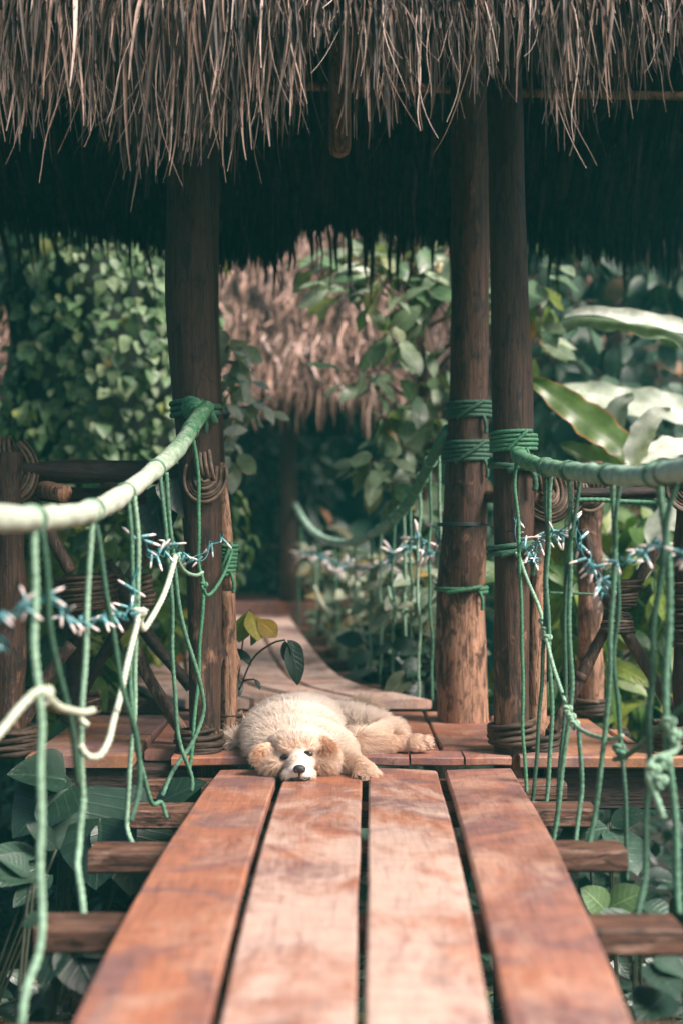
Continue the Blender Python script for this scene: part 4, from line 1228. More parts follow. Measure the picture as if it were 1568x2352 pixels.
HL = PP([(478, 935, 4.17), (462, 950, 4.12), (440, 985, 4.05), (405, 1035, 3.9), (350, 1085, 3.7), (295, 1128, 3.45), (235, 1165, 3.15), (170, 1183, 2.85), (80, 1192, 2.62), (0, 1190, 2.45), (-110, 1180, 2.22), (-300, 1150, 1.9)])
HL = np.vstack([HL, [[-0.66, 1.2, 0.80], [-0.68, 0.2, 0.92], [-0.70, -0.8, 1.10]]])
M['hand_l'] = handrail_mat("handrail_rope_bleached_bright", 4.2, 3.55, (0.035, 0.15, 0.06), (0.42, 0.47, 0.38))
handrail(HL, 0.0215, M['hand_l'], "thick bleached handrail rope sagging from the left post, green at its knot", LT)
M['hand_r'] = handrail_mat("handrail_rope_pale_green", 4.25, 2.6, (0.07, 0.23, 0.11), (0.40, 0.54, 0.44))
HR = PP([(1186, 1040, 4.14), (1205, 1058, 4.05), (1250, 1072, 3.85), (1320, 1083, 3.55), (1400, 1091, 3.25), (1480, 1092, 3.0), (1568, 1078, 2.8), (1680, 1050, 2.5), (1900, 990, 2.1)])
HR = np.vstack([HR, [[0.74, 1.2, 0.88], [0.74, 0.2, 0.98], [0.72, -0.8, 1.15]]])
handrail(HR, 0.0205, M['hand_r'], "thick pale green handrail rope leaving the right post to the right", [3.85, 3.55, 3.4, 3.15, 2.95])
M['hand_f'] = handrail_mat("handrail_rope_far", 5.6, 6.6, (0.07, 0.24, 0.14), (0.34, 0.52, 0.40))
HF = PP([(1030, 985, 4.95), (1012, 1015, 5.0), (985, 1065, 5.15), (940, 1150, 5.6), (895, 1200, 6.1), (850, 1228, 6.6), (800, 1248, 7.2), (750, 1240, 7.9), (710, 1212, 8.5), (672, 1150, 9.0)])
handrail(HF, 0.019, M['hand_f'], "handrail rope of the second bridge sagging from the round post to the far hut", [])
# the fat knot where the left handrail meets its post
g = Geo()
c = P(450, 938, 4.19)
for k in range(7):
    a = k * 0.45
    coil(g, c + [0.004 * k - 0.012, -0.004 - 0.003 * k, -0.003 * k], (0.6 - 0.1 * k, 0.8, 0.25 + 0.06 * k), 0.026 + 0.002 * (k % 3), 1.2, 0.006, 0.0085, 0.2, 1, a, twist=True)
sweep(g, catmull(PP([(455, 935, 4.16), (480, 945, 4.19), (494, 970, 4.22)]), 0.01), 0.012, 10, twist_fun(0.012))
tag(obj("rope_knot", g, M['rope']), "bulky green rope knot holding the handrail against the left post", "knot")

# ------------------------------------------------------------------ upright ropes
def upright(pts, r, mat, label, group, d=None, knots=(), jitter=0.0022, sides=10):
    g = rope_geo(PP(pts, d), r, geo=None, sides=sides, jitter=jitter)
    p0 = P(*pts[0]) if len(pts[0]) > 2 else P(pts[0][0], pts[0][1], d)
    best = None
    for hp_, hr_ in RAILS:
        k = int(np.argmin(np.linalg.norm(hp_ - p0, axis=1)))
        dd = np.linalg.norm(hp_[k] - p0)
        if dd < 0.10 and (best is None or dd < best[0]):
            best = (dd, hp_[k], hp_[min(k + 3, len(hp_) - 1)] - hp_[max(k - 3, 0)], hr_)
    if best:
        coil(g, best[1], best[2], best[3] + r * 0.25, 1.15, r * 1.2, r * 0.55, 0.2, 1.0, rng.uniform(0, 6), twist=True)
    for kx, ky, kd in knots:
        knot(g, P(kx, ky, kd), r)
    return tag(obj("hanger_rope", g, M[mat]), label, "rope", group)
GL = "hanger ropes of the left handrail"
upright([(446, 1003, 4.05), (452, 1060, 4.06), (457, 1180, 4.07), (458, 1290, 4.08), (470, 1345, 4.08), (460, 1450, 4.08), (455, 1560, 4.08), (447, 1680, 4.07), (434, 1775, 4.06)], 0.0066, 'rope', "bright green twisted rope hanging nearest the left post", GL)
upright([(372, 1095, 3.74), (378, 1180, 3.75), (388, 1300, 3.77), (397, 1440, 3.79), (402, 1580, 3.8), (412, 1700, 3.82), (436, 1775, 3.84), (441, 1800, 3.84), (440, 1818, 3.84)], 0.0066, 'rope_dull', "green rope ending in a small hook over the first left crossbeam", GL)
upright([(382, 1085, 3.74), (388, 1180, 3.76), (404, 1330, 3.8), (432, 1470, 3.84), (462, 1580, 3.88), (466, 1640, 3.9), (440, 1710, 3.88), (400, 1770, 3.85), (376, 1828, 3.82)], 0.0070, 'rope_dull', "slanting green rope crossing the foot of the left post", GL)
upright([(300, 1148, 3.42), (304, 1280, 3.42), (308, 1420, 3.42), (302, 1560, 3.43), (312, 1700, 3.44), (335, 1810, 3.47), (352, 1850, 3.5), (372, 1845, 3.52), (384, 1880, 3.52)], 0.0066, 'rope_dull', "dull green rope hooked along the second left crossbeam", GL)
upright([(312, 1140, 3.42), (318, 1300, 3.42), (316, 1440, 3.43), (310, 1600, 3.44), (300, 1750, 3.44), (294, 1880, 3.44), (300, 1920, 3.42), (316, 1955, 3.38), (328, 1990, 3.36)], 0.0068, 'rope_mid', "green rope with bleached frayed end at the third left crossbeam", GL)
upright([(216, 1195, 3.05), (238, 1320, 3.06), (262, 1450, 3.08), (285, 1580, 3.1), (312, 1690, 3.12), (322, 1800, 3.12), (300, 1890, 3.08)], 0.0068, 'rope_dark', "dark green rope slanting right behind the white bulbs", GL)
upright([(214, 1195, 3.0), (206, 1330, 3.0), (198, 1460, 2.98), (188, 1600, 2.96), (190, 1720, 2.95), (193, 1830, 2.95)], 0.0072, 'rope_mid', "pale green rope hanging straight from the handrail above the white rope loop", GL)
upright([(196, 1830, 2.94), (184, 1940, 2.92), (176, 1990, 2.88), (186, 2060, 2.84), (196, 2130, 2.80), (205, 2190, 2.76)], 0.0078, 'rope_mid', "pale green rope tail with two ends over the fourth left crossbeam", GL, knots=())
upright([(206, 2128, 2.79), (190, 2150, 2.76), (182, 2195, 2.74)], 0.0075, 'rope_mid', "short loose end beside the pale rope tail", GL)
upright([(78, 1215, 2.60), (76, 1350, 2.60), (80, 1480, 2.58), (92, 1600, 2.57), (101, 1690, 2.56), (98, 1800, 2.55), (93, 1950, 2.52), (95, 2080, 2.5), (85, 2190, 2.46), (62, 2270, 2.42), (45, 2380, 2.38)], 0.0085, 'rope_mid', "long blurred pale green rope nearest the camera on the left", GL, jitter=0.003)
upright([(92, 1215, 2.62), (110, 1330, 2.64), (120, 1440, 2.66), (140, 1560, 2.7), (165, 1680, 2.75), (180, 1800, 2.8)], 0.0070, 'rope_dark', "dark green rope starting beside the long blurred rope", GL)
GR = "hanger ropes of the right handrail"
upright([(1184, 1062, 4.12), (1180, 1120, 4.12), (1188, 1200, 4.11), (1194, 1300, 4.1), (1196, 1420, 4.1), (1198, 1560, 4.1), (1202, 1690, 4.09), (1206, 1788, 4.08), (1208, 1822, 4.07)], 0.0062, 'rope', "bright green twisted rope hanging nearest the right post", GR)
upright([(1246, 1080, 3.85), (1252, 1160, 3.86), (1256, 1240, 3.86), (1250, 1400, 3.87), (1242, 1540, 3.88), (1236, 1680, 3.88), (1228, 1800, 3.88), (1224, 1840, 3.88), (1218, 1915, 3.86)], 0.0064, 'rope_dark', "dark green rope left of two that meet at the right post's blue bulbs", GR)
upright([(1268, 1082, 3.83), (1262, 1160, 3.84), (1257, 1260, 3.85), (1252, 1340, 3.86), (1262, 1500, 3.87), (1266, 1620, 3.87), (1260, 1740, 3.87), (1252, 1850, 3.86), (1244, 1925, 3.84)], 0.0070, 'rope_dull', "green rope right of two that meet at the right post's blue bulbs", GR)
upright([(1304, 1092, 3.62), (1310, 1170, 3.62), (1308, 1260, 3.62), (1304, 1400, 3.62), (1310, 1500, 3.62), (1314, 1580, 3.62), (1302, 1680, 3.62), (1290, 1760, 3.62), (1276, 1870, 3.6), (1266, 1950, 3.58)], 0.0072, 'rope_dull', "twisted green rope pinched by the pale net rope's lower knot", GR)
upright([(1330, 1092, 3.6), (1318, 1180, 3.61), (1300, 1300, 3.63), (1297, 1420, 3.65), (1296, 1560, 3.66), (1290, 1700, 3.66), (1284, 1800, 3.66), (1278, 1900, 3.64)], 0.0060, 'rope_dark', "thin dark rope just behind the twisted one at the lower knot", GR)
upright([(1404, 1100, 3.28), (1409, 1220, 3.28), (1408, 1360, 3.28), (1402, 1480, 3.28), (1398, 1560, 3.29), (1388, 1680, 3.3), (1372, 1800, 3.3), (1358, 1900, 3.3), (1342, 1990, 3.28)], 0.0074, 'rope_dull', "long green rope slanting left down to the third right crossbeam", GR)
upright([(1420, 1100, 3.26), (1412, 1200, 3.27), (1420, 1400, 3.3), (1408, 1520, 3.3), (1420, 1660, 3.3), (1434, 1780, 3.28), (1436, 1900, 3.27), (1438, 2020, 3.26)], 0.0062, 'rope_dark', "thin dark rope twin beside the long slanting one", GR)
upright([(1327, 1672, 3.55), (1334, 1800, 3.55), (1330, 1870, 3.53), (1322, 1950, 3.5)], 0.0066, 'rope_dull', "short green rope hanging below the pale net rope's bend", GR)
upright([(1514, 1105, 2.95), (1520, 1180, 2.95), (1532, 1300, 2.95), (1536, 1440, 2.94), (1528, 1560, 2.93), (1534, 1700, 2.92), (1545, 1900, 2.9), (1560, 2100, 2.85)], 0.0092, 'rope_dull', "thick blurred green rope close to the right edge", GR, jitter=0.003)
upright([(1550, 1100, 2.9), (1530, 1200, 2.92), (1508, 1400, 2.95), (1496, 1560, 2.96), (1488, 1700, 2.95), (1482, 1850, 2.93), (1478, 2000, 2.9), (1468, 2100, 2.85), (1450, 2210, 2.78)], 0.0075, 'rope_dark', "dark blurred rope reaching down to the fourth right crossbeam", GR, jitter=0.003)
GF = "hanger ropes of the far bridge"
for k, (xx, yt, yb, d) in enumerate([(1008, 1040, 1590, 5.15), (985, 1080, 1590, 5.3), (962, 1120, 1600, 5.45), (945, 1150, 1590, 5.6), (925, 1172, 1585, 5.8), (905, 1195, 1575, 6.0), (873, 1218, 1560, 6.35), (850, 1230, 1545, 6.6), (815, 1245, 1530, 7.0), (770, 1245, 1500, 7.6), (725, 1225, 1470, 8.2), (692, 1185, 1440, 8.7)]):
    upright([(xx, yt), (xx + rng.normal(0, 3), (yt + yb) / 2), (xx + rng.normal(0, 5), yb + 20)], 0.0068, ['rope_mid', 'rope_dull'][k % 2], "thin green rope hanging from the far sagging handrail beside the bush", GF, d, jitter=0.004, sides=8)

# ------------------------------------------------------------------ pale net ropes tying the uprights
def net(pts, r, mat, label, knots=()):
    g = rope_geo(PP(pts), r, jitter=0.0015)
    for kx, ky, kd in knots:
        knot(g, P(kx, ky, kd), r * 0.82, 0.9)
    return tag(obj("net_rope", g, M[mat]), label, "rope", "loose ropes weaving the side nets")
net([(405, 1278, 3.75), (392, 1320, 3.7), (370, 1380, 3.6), (350, 1418, 3.5), (328, 1445, 3.42), (321, 1400, 3.40), (314, 1440, 3.38), (296, 1520, 3.3), (278, 1590, 3.2), (262, 1650, 3.1), (250, 1700, 3.02), (228, 1735, 2.98), (200, 1735, 2.95), (184, 1712, 2.94)], 0.0085, 'rope_pale', "bleached white rope looping between the left hangers", [(321, 1410, 3.40)])
net([(205, 1668, 2.93), (188, 1655, 2.93), (184, 1635, 2.92)], 0.0085, 'rope_pale', "small bleached hook of rope above the white loop")
net([(-60, 1735, 2.4), (0, 1680, 2.48), (50, 1625, 2.53), (92, 1588, 2.56), (115, 1606, 2.6), (140, 1626, 2.66), (180, 1634, 2.78), (212, 1633, 2.9)], 0.0090, 'rope_pale', "bleached rope rising from the left edge and bending over a hanger", [(100, 1596, 2.57)])
net([(402, 1276, 3.76), (416, 1300, 3.85), (432, 1316, 3.95), (455, 1322, 4.04), (468, 1316, 4.07)], 0.0060, 'rope_mid', "short pale green rope sagging to the left post's bright hanger", [(404, 1280, 3.77)])
net([(466, 1335, 4.07), (472, 1365, 4.08), (486, 1362, 4.12), (505, 1335, 4.2), (525, 1290, 4.28), (538, 1255, 4.32)], 0.0058, 'rope', "green rope tail tied from the bright hanger up to the wrapped pole piece", [(469, 1345, 4.07)])
net([(1184, 1272, 4.18), (1196, 1290, 4.14), (1212, 1335, 4.05), (1240, 1410, 3.92), (1254, 1470, 3.86), (1270, 1530, 3.78), (1290, 1590, 3.68), (1305, 1640, 3.6), (1325, 1672, 3.55), (1360, 1690, 3.45), (1405, 1696, 3.3), (1428, 1690, 3.24)], 0.0062, 'rope_mid', "pale green knotted rope slanting down from the right post", [(1246, 1428, 3.89), (1252, 1448, 3.87), (1256, 1466, 3.85), (1302, 1630, 3.61), (1310, 1648, 3.59), (1318, 1664, 3.57)])
net([(1412, 1745, 3.25), (1440, 1735, 3.2), (1480, 1700, 3.1), (1520, 1660, 3.0), (1545, 1640, 2.95), (1600, 1600, 2.85)], 0.0070, 'rope_dull', "blurred dull green rope rising to the right edge", [(1420, 1720, 3.24), (1430, 1735, 3.23)])
g = Geo()
for kx, ky, kd in [(1535, 1660, 2.9), (1548, 1690, 2.9), (1500, 1770, 2.85), (1515, 1795, 2.84), (1525, 1750, 2.86)]:
    knot(g, P(kx, ky, kd), 0.0062, 0.85)
rope_geo(PP([(1535, 1650, 2.9), (1552, 1720, 2.9), (1500, 1745, 2.87), (1488, 1780, 2.85), (1505, 1830, 2.84), (1522, 1880, 2.83)]), 0.0085, geo=g)
tag(obj("rope_knot", g, M['rope_mid']), "big blurred pale green knot low at the right edge", "knot")
net([(1315, 1148, 4.3), (1380, 1147, 4.3), (1440, 1152, 4.3), (1512, 1157, 4.3)], 0.0085, 'rope', "green rope lying level just under the right handrail")
net([(1258, 1360, 4.5), (1320, 1364, 4.55), (1378, 1367, 4.6)], 0.0050, 'rope_dull', "thin level rope between the right pole and the back rail post")
net([(722, 1345, 7.8), (738, 1385, 7.8), (755, 1405, 7.7), (775, 1410, 7.6)], 0.011, 'rope_pale', "pale rope end curling among the grey green bush")
net([(890, 1350, 6.1), (900, 1385, 6.0), (925, 1400, 5.85), (948, 1402, 5.7), (975, 1395, 5.5), (1005, 1370, 5.3)], 0.0085, 'rope_mid', "pale rope swagging between the far hangers beside the round post", [(928, 1402, 5.8), (960, 1402, 5.6)])

# ------------------------------------------------------------------ string lights
def bulb_mesh(k=1.0):
    g = Geo()
    sweep(g, np.array([[0, 0, 0], [0, 0, 0.004], [0, 0, 0.017], [0, 0, 0.019]]), np.array([0.0042, 0.0054, 0.0058, 0.0050]), 10)
    ns = g.n
    nf = sum(len(f) for f in g.F4), sum(len(f) for f in g.F3)
    sweep(g, np.array([[0, 0, 0.018], [0, 0, 0.018 + 0.006 * k], [0, 0, 0.018 + 0.013 * k], [0, 0, 0.018 + 0.017 * k], [0, 0, 0.018 + 0.019 * k]]), np.array([0.0042, 0.0046 * k, 0.0042 * k, 0.0026 * k, 0.0005]), 10)
    me = g.mesh("bulb")
    me.materials.append(M['socket']); me.materials.append(M['bulb_tip'])
    for p in me.polygons:
        if min(p.vertices) >= ns:
            p.material_index = 1
    return me
BULB, BULB_WIDE = bulb_mesh(), bulb_mesh(1.6)
def lights(path_pts, label, count, scale=1.0, loop=0.010, seed=3):
    rs = np.random.default_rng(seed)
    pts = PP(path_pts)
    root = thing("string_lights", label, "fairy lights", pts[0], "strings of fairy lights on the rope nets")
    path, s = even(catmull(pts, 0.01), 0.006)
    g = Geo()
    for k in range(2):
        w_ = path + np.stack([loop * 0.7 * np.sin(s * rs.uniform(35, 60) + rs.uniform(0, 6)), loop * 0.8 * np.sin(s * rs.uniform(35, 60) + rs.uniform(0, 6)), loop * np.sin(s * rs.uniform(30, 60) + rs.uniform(0, 6))], 1)
        sweep(g, w_, 0.0016 * scale, 6)
    obj("wire", g, M['wire'], root)
    for k in range(count):
        i = int(np.clip(((k // 3) * 3 + 1.5 + rs.normal(0, 1.1)) / count, 0.003, 0.997) * (len(path) - 1))
        d = unit(rs.normal(0, 1, 3) * [1.0, 0.5, 0.9] + [0.2, 0, -0.25])
        o = bpy.data.objects.new("bulb", BULB_WIDE if scale > 1.2 else BULB)
        C.objects.link(o)
        o.parent = root
        o.matrix_parent_inverse = root.matrix_world.inverted()
        q = Vector(d).to_track_quat('Z', 'Y')
        sc = scale * rs.uniform(0.85, 1.15)
        o.matrix_basis = Matrix.LocRotScale(Vector(path[i] + rs.normal(0, 0.004, 3)), q, Vector((sc * 0.70, sc * 0.70, sc * 1.15)))
    return root
lights([(512, 1232, 4.2), (490, 1245, 4.1), (470, 1275, 4.05), (445, 1282, 4.0), (420, 1272, 3.9), (402, 1248, 3.8), (385, 1258, 3.72), (360, 1275, 3.62), (335, 1262, 3.52), (322, 1240, 3.45), (316, 1300, 3.42), (306, 1360, 3.38), (295, 1410, 3.3), (262, 1415, 3.15), (230, 1420, 3.05), (190, 1425, 2.95), (150, 1405, 2.82), (118, 1370, 2.72), (90, 1370, 2.64), (60, 1400, 2.58), (20, 1405, 2.5), (-20, 1440, 2.45), (10, 1490, 2.5)],
       "teal fairy lights with white tips strung along the left rope net", 56, 1.0, seed=5)
lights([(1180, 1195, 4.15), (1190, 1240, 4.12), (1215, 1262, 4.05), (1240, 1235, 3.95), (1262, 1225, 3.86), (1290, 1225, 3.72), (1318, 1180, 3.62), (1322, 1230, 3.6), (1345, 1270, 3.52), (1365, 1310, 3.42), (1388, 1360, 3.35), (1392, 1330, 3.32), (1405, 1290, 3.28), (1440, 1290, 3.2), (1470, 1275, 3.1), (1500, 1255, 3.0), (1530, 1275, 2.95), (1575, 1270, 2.88), (1640, 1260, 2.75)],
       "teal fairy lights with white tips strung along the right rope net", 64, 1.0, seed=8)
lights([(1225, 1262, 4.2), (1232, 1272, 4.2), (1220, 1285, 4.2), (1230, 1290, 4.2), (1236, 1275, 4.2)], "small bunched tangle of teal fairy lights hanging on the right pole", 9, 0.9, seed=12)
lights([(1004, 1215, 5.05), (1000, 1270, 5.1), (985, 1262, 5.25), (965, 1240, 5.4), (945, 1250, 5.6), (925, 1262, 5.8), (905, 1272, 6.0), (890, 1285, 6.2), (870, 1300, 6.5), (830, 1305, 6.9), (790, 1300, 7.4), (750, 1285, 7.9), (715, 1270, 8.3), (690, 1270, 8.7)],
       "blurred white fairy lights strung along the far bridge's net", 80, 1.35, seed=21)
g = Geo()
coil(g, P(1060, 1205, 4.95), (0.03, 0, 1), 57 / FPX * 4.95, 2.2, 0.006, 0.0028, 0.3, 1, 1.0)
rope_geo(PP([(1105, 1202, 4.9), (1125, 1208, 4.6), (1150, 1215, 4.3), (1180, 1222, 4.15)]), 0.0026, geo=g)
tag(obj("light_cable", g, M['cable']), "dark cable wound round the thick round post feeding the fairy lights", "cable")

# ------------------------------------------------------------------ small plants close to the boards
sp = thing("seedling", "small plant with orange backed leaves growing beside the light pole", "plant", P(545, 1640, 4.75))
g = Geo()
for q in ([(540, 1640, 4.75), (550, 1540, 4.72), (562, 1450, 4.7), (575, 1400, 4.68)], [(545, 1600, 4.72), (580, 1515, 4.66), (625, 1478, 4.6), (655, 1470, 4.58)], [(545, 1600, 4.7), (560, 1565, 4.66), (585, 1560, 4.64)]):
    sweep(g, catmull(PP(q), 0.02), 0.0032, 6)
obj("stem", g, M['stem'], sp)
def few(parent, spec, mat, kind='oval', wid=1.2, fold=0.25, droop=0.2):
    for (bx_, by_, bd), (tx, ty, td), nr, v in spec:
        a, b_ = P(bx_, by_, bd), P(tx, ty, td)
        g = Geo()
        leaves(g, a[None], (b_ - a)[None], np.array([nr], float), np.array([np.linalg.norm(b_ - a)]), kind, wid, np.array([v]), fold=fold, droop=droop, n=10, wave=0.015)
        obj("leaf", g, mat, parent)
few(sp, [((572, 1402, 4.68), (600, 1465, 4.60), (0.5, -0.6, 0.6), 0.97), ((568, 1405, 4.68), (545, 1470, 4.62), (-0.3, -0.9, 0.2), 0.78), ((590, 1420, 4.66), (636, 1462, 4.62), (0.3, -0.9, 0.1), 0.98), ((575, 1420, 4.68), (592, 1478, 4.64), (0.9, -0.4, 0.2), 0.3)], M['leaf_lime'], 'obovate', 1.3)
few(sp, [((668, 1475, 4.58), (688, 1572, 4.54), (0.2, -0.95, 0.3), 0.35), ((655, 1472, 4.58), (658, 1528, 4.56), (-0.4, -0.9, 0.2), 0.2), ((660, 1470, 4.58), (708, 1535, 4.60), (0.5, -0.8, 0.4), 0.3), ((585, 1560, 4.64), (600, 1582, 4.62), (0.3, -0.5, 0.8), 0.4), ((545, 1490, 4.7), (580, 1525, 4.66), (0.2, -0.5, 0.8), 0.2), ((548, 1560, 4.7), (552, 1600, 4.66), (0.6, -0.8, 0.2), 0.2)], M['leaf_under'], 'oval', 0.85)
vn = thing("climbing_vine", "broad glossy leaves of a vine hanging behind the left handrail", "vine", P(405, 1100, 4.3))
g = Geo(); sweep(g, catmull(PP([(380, 1200, 4.35), (385, 1120, 4.3), (410, 1095, 4.28), (430, 1105, 4.28)]), 0.02), 0.003, 6); obj("stem", g, M['stem'], vn)
few(vn, [((405, 1098, 4.28), (438, 1190, 4.22), (0.1, -0.95, 0.3), 0.4), ((385, 1120, 4.3), (345, 1175, 4.24), (-0.3, -0.9, 0.4), 0.45), ((360, 1150, 4.35), (375, 1240, 4.3), (0, -1, 0.2), 0.3)], M['leaf_under'], 'heart', 1.0)

def broad(label, base, spec, mat=None, kind='oval', wid=1.25, name="broadleaf_plant"):
    root = thing(name, label, "plant", base, "broad leaved plants below the walkway")
    g = Geo()
    for (a, t, nr, v) in spec:
        p = P(*a)
        q = np.array(base) + (p - np.array(base)) * 0.5 + np.array([0, 0, 0.05])
        sweep(g, catmull([np.array(base), q, p], 0.04), 0.004, 6)
    obj("stem", g, M['stem'], root)
    few(root, spec, mat or M['leaf_under'], kind, wid)
    return root
tips = [(rng.uniform(-1.25, -0.55), rng.uniform(2.7, 3.9), rng.uniform(-1.0, -0.32)) for _ in range(40)]
branchy("bush", "tangle of small dark leaves under the left crossbeam ends", "bush", [(-0.95, 3.3, -1.35), (-0.93, 3.3, -1.0), (-0.9, 3.35, -0.6)], 0.012, tips, 12, 0.075, 'oval', M['leaf_under'], 0.10, hang=0.1, trunkmat=M['stem'], wid=1.0, branch_r=0.003)
tips = [(rng.uniform(0.62, 1.35), rng.uniform(2.7, 4.1), rng.uniform(-1.0, -0.30)) for _ in range(40)]
branchy("bush", "tangle of small dark leaves under the right crossbeam ends", "bush", [(1.0, 3.4, -1.35), (0.98, 3.4, -1.0), (0.95, 3.4, -0.6)], 0.012, tips, 12, 0.08, 'oval', M['leaf_under'], 0.10, hang=0.1, trunkmat=M['stem'], wid=0.9, branch_r=0.003)
broad("large dark lobed leaves under the left wing of the platform", (-0.85, 4.0, -1.3), [
    ((150, 1790, 3.85), (20, 1760, 3.8), (-0.1, -0.5, 0.85), 0.5), ((170, 1800, 3.85), (15, 1905, 3.75), (-0.2, -0.7, 0.7), 0.55), ((190, 1810, 3.85), (205, 2000, 3.75), (0.1, -0.8, 0.6), 0.75),
    ((230, 1880, 3.8), (215, 2045, 3.7), (-0.2, -0.9, 0.4), 0.45), ((300, 1890, 3.85), (305, 2055, 3.75), (0.3, -0.9, 0.4), 0.4)], kind='heart', wid=1.15)
broad("folded green leaves showing under the board edge left of the bridge", (-0.5, 4.1, -1.3), [
    ((350, 1860, 3.95), (450, 1775, 3.9), (0.1, -0.5, 0.85), 0.5), ((345, 1870, 3.95), (300, 1800, 3.92), (0, -0.6, 0.8), 0.35), ((335, 1840, 3.95), (345, 1960, 3.9), (0.2, -0.95, 0.3), 0.35),
    ((395, 1880, 4.0), (460, 1790, 3.95), (0.3, -0.7, 0.7), 0.6)])
broad("bluish broad leaves under the third right crossbeam", (0.75, 3.7, -1.3), [
    ((1395, 1900, 3.75), (1280, 1920, 3.7), (0.0, -0.5, 0.9), 0.9), ((1398, 1905, 3.75), (1470, 1990, 3.6), (0.2, -0.5, 0.9), 0.9), ((1345, 1900, 3.8), (1262, 1880, 3.78), (0, -0.7, 0.7), 0.8),
    ((1400, 1890, 3.75), (1480, 1860, 3.72), (0, -0.7, 0.7), 0.5)])
broad("green leaves lit through beside the third right crossbeam", (0.62, 3.5, -1.3), [
    ((1390, 2090, 3.5), (1480, 2040, 3.45), (0.0, -0.7, 0.7), 0.55), ((1385, 2095, 3.5), (1350, 2170, 3.45), (0, -0.9, 0.4), 0.5), ((1395, 2100, 3.5), (1345, 2040, 3.45), (-0.2, -0.7, 0.6), 0.6)], M['leaf_vine'], 'oval', 1.3)
broad("pair of glossy blue green leaves below the third right crossbeam", (0.7, 3.3, -1.3), [
    ((1450, 2100, 3.3), (1378, 2160, 3.2), (-0.2, -0.8, 0.6), 0.95), ((1452, 2100, 3.3), (1490, 2165, 3.2), (0.2, -0.8, 0.6), 0.95), ((1470, 2080, 3.3), (1560, 2100, 3.25), (0.2, -0.5, 0.8), 0.9), ((1456, 2105, 3.3), (1430, 2180, 3.2), (0, -0.95, 0.3), 0.6)])
broad("narrow leaves at the lower right edge by the fourth crossbeam", (0.85, 2.9, -1.3), [
    ((1500, 2200, 2.9), (1580, 2240, 2.85), (0.1, -0.5, 0.9), 0.9), ((1490, 2210, 2.9), (1560, 2290, 2.8), (0.2, -0.6, 0.8), 0.7), ((1530, 2280, 2.9), (1465, 2330, 2.8), (-0.2, -0.7, 0.7), 0.4), ((1540, 2120, 3.0), (1600, 2060, 2.95), (0, -0.7, 0.7), 0.5)], kind='lance', wid=2.2)
broad("dim star of leaves in the lower left corner", (-0.75, 2.9, -1.3), [
    ((150, 2140, 3.1), (60, 2110, 3.0), (0, -0.5, 0.85), 0.5), ((150, 2150, 3.1), (230, 2290, 3.0), (0.2, -0.8, 0.5), 0.4), ((140, 2160, 3.1), (90, 2260, 3.0), (-0.2, -0.8, 0.5), 0.4), ((160, 2150, 3.1), (270, 2170, 3.05), (0.2, -0.7, 0.6), 0.3),
    ((80, 2020, 3.3), (-20, 2000, 3.2), (0, -0.5, 0.85), 0.8), ((70, 2010, 3.3), (10, 1960, 3.25), (0, -0.6, 0.8), 0.9)])
broad("rippled pale leaves at the left edge under the railing", (-1.15, 3.6, -1.3), [
    ((90, 1960, 3.6), (-20, 1945, 3.5), (0, -0.6, 0.8), 0.9), ((100, 1990, 3.6), (-10, 2020, 3.5), (0, -0.7, 0.7), 0.95), ((120, 2010, 3.6), (30, 2070, 3.5), (0, -0.7, 0.7), 0.7), ((130, 1950, 3.6), (70, 1890, 3.55), (0, -0.7, 0.7), 0.5)], M['leaf_under'], wid=1.0)

# ------------------------------------------------------------------ the dog
exec_dog = True
def ell(geo, c, r, rot=(0, 0, 0), n=18):
    u = np.linspace(0, np.pi, n); v = np.linspace(0, 2 * np.pi, 2 * n, endpoint=False)
    V = np.stack([np.outer(np.sin(u), np.cos(v)), np.outer(np.sin(u), np.sin(v)), np.outer(np.cos(u), np.ones_like(v))], -1).reshape(-1, 3) * np.array(r)
    R = np.array(Euler([math.radians(a) for a in rot]).to_matrix())
    V = V @ R.T + np.array(c)
    m = 2 * n
    i = np.arange(n - 1)[:, None] * m; j = np.arange(m)[None]
    F = np.stack([i + j, i + m + j, i + m + (j + 1) % m, i + (j + 1) % m], -1).reshape(-1, 4)
    geo.add(V, F)
def limb(geo, pts, rad, n=14):
    p = catmull(pts, 0.01)
    d = np.r_[0, np.cumsum(np.linalg.norm(np.diff(p, axis=0), axis=1))]
    k = np.r_[0, np.cumsum(np.linalg.norm(np.diff(np.asarray(pts, float), axis=0), axis=1))]
    sweep(geo, p, np.interp(d / d[-1], k / k[-1], rad), n)
    ell(geo, pts[0], (rad[0],) * 3, n=8); ell(geo, pts[-1], (rad[-1],) * 3, n=8)

dg = Geo()
# trunk curled behind the head
ell(dg, (-0.135, 4.50, 0.085), (0.150, 0.22, 0.078))
ell(dg, (-0.150, 4.33, 0.080), (0.140, 0.16, 0.080))
ell(dg, (-0.06, 4.60, 0.072), (0.14, 0.14, 0.060))
ell(dg, (0.035, 4.53, 0.060), (0.100, 0.12, 0.048), (0, 8, 20))
# shoulders and neck ruff
ell(dg, (-0.135, 4.19, 0.066), (0.135, 0.10, 0.070))
ell(dg, (-0.045, 4.16, 0.055), (0.075, 0.09, 0.055))
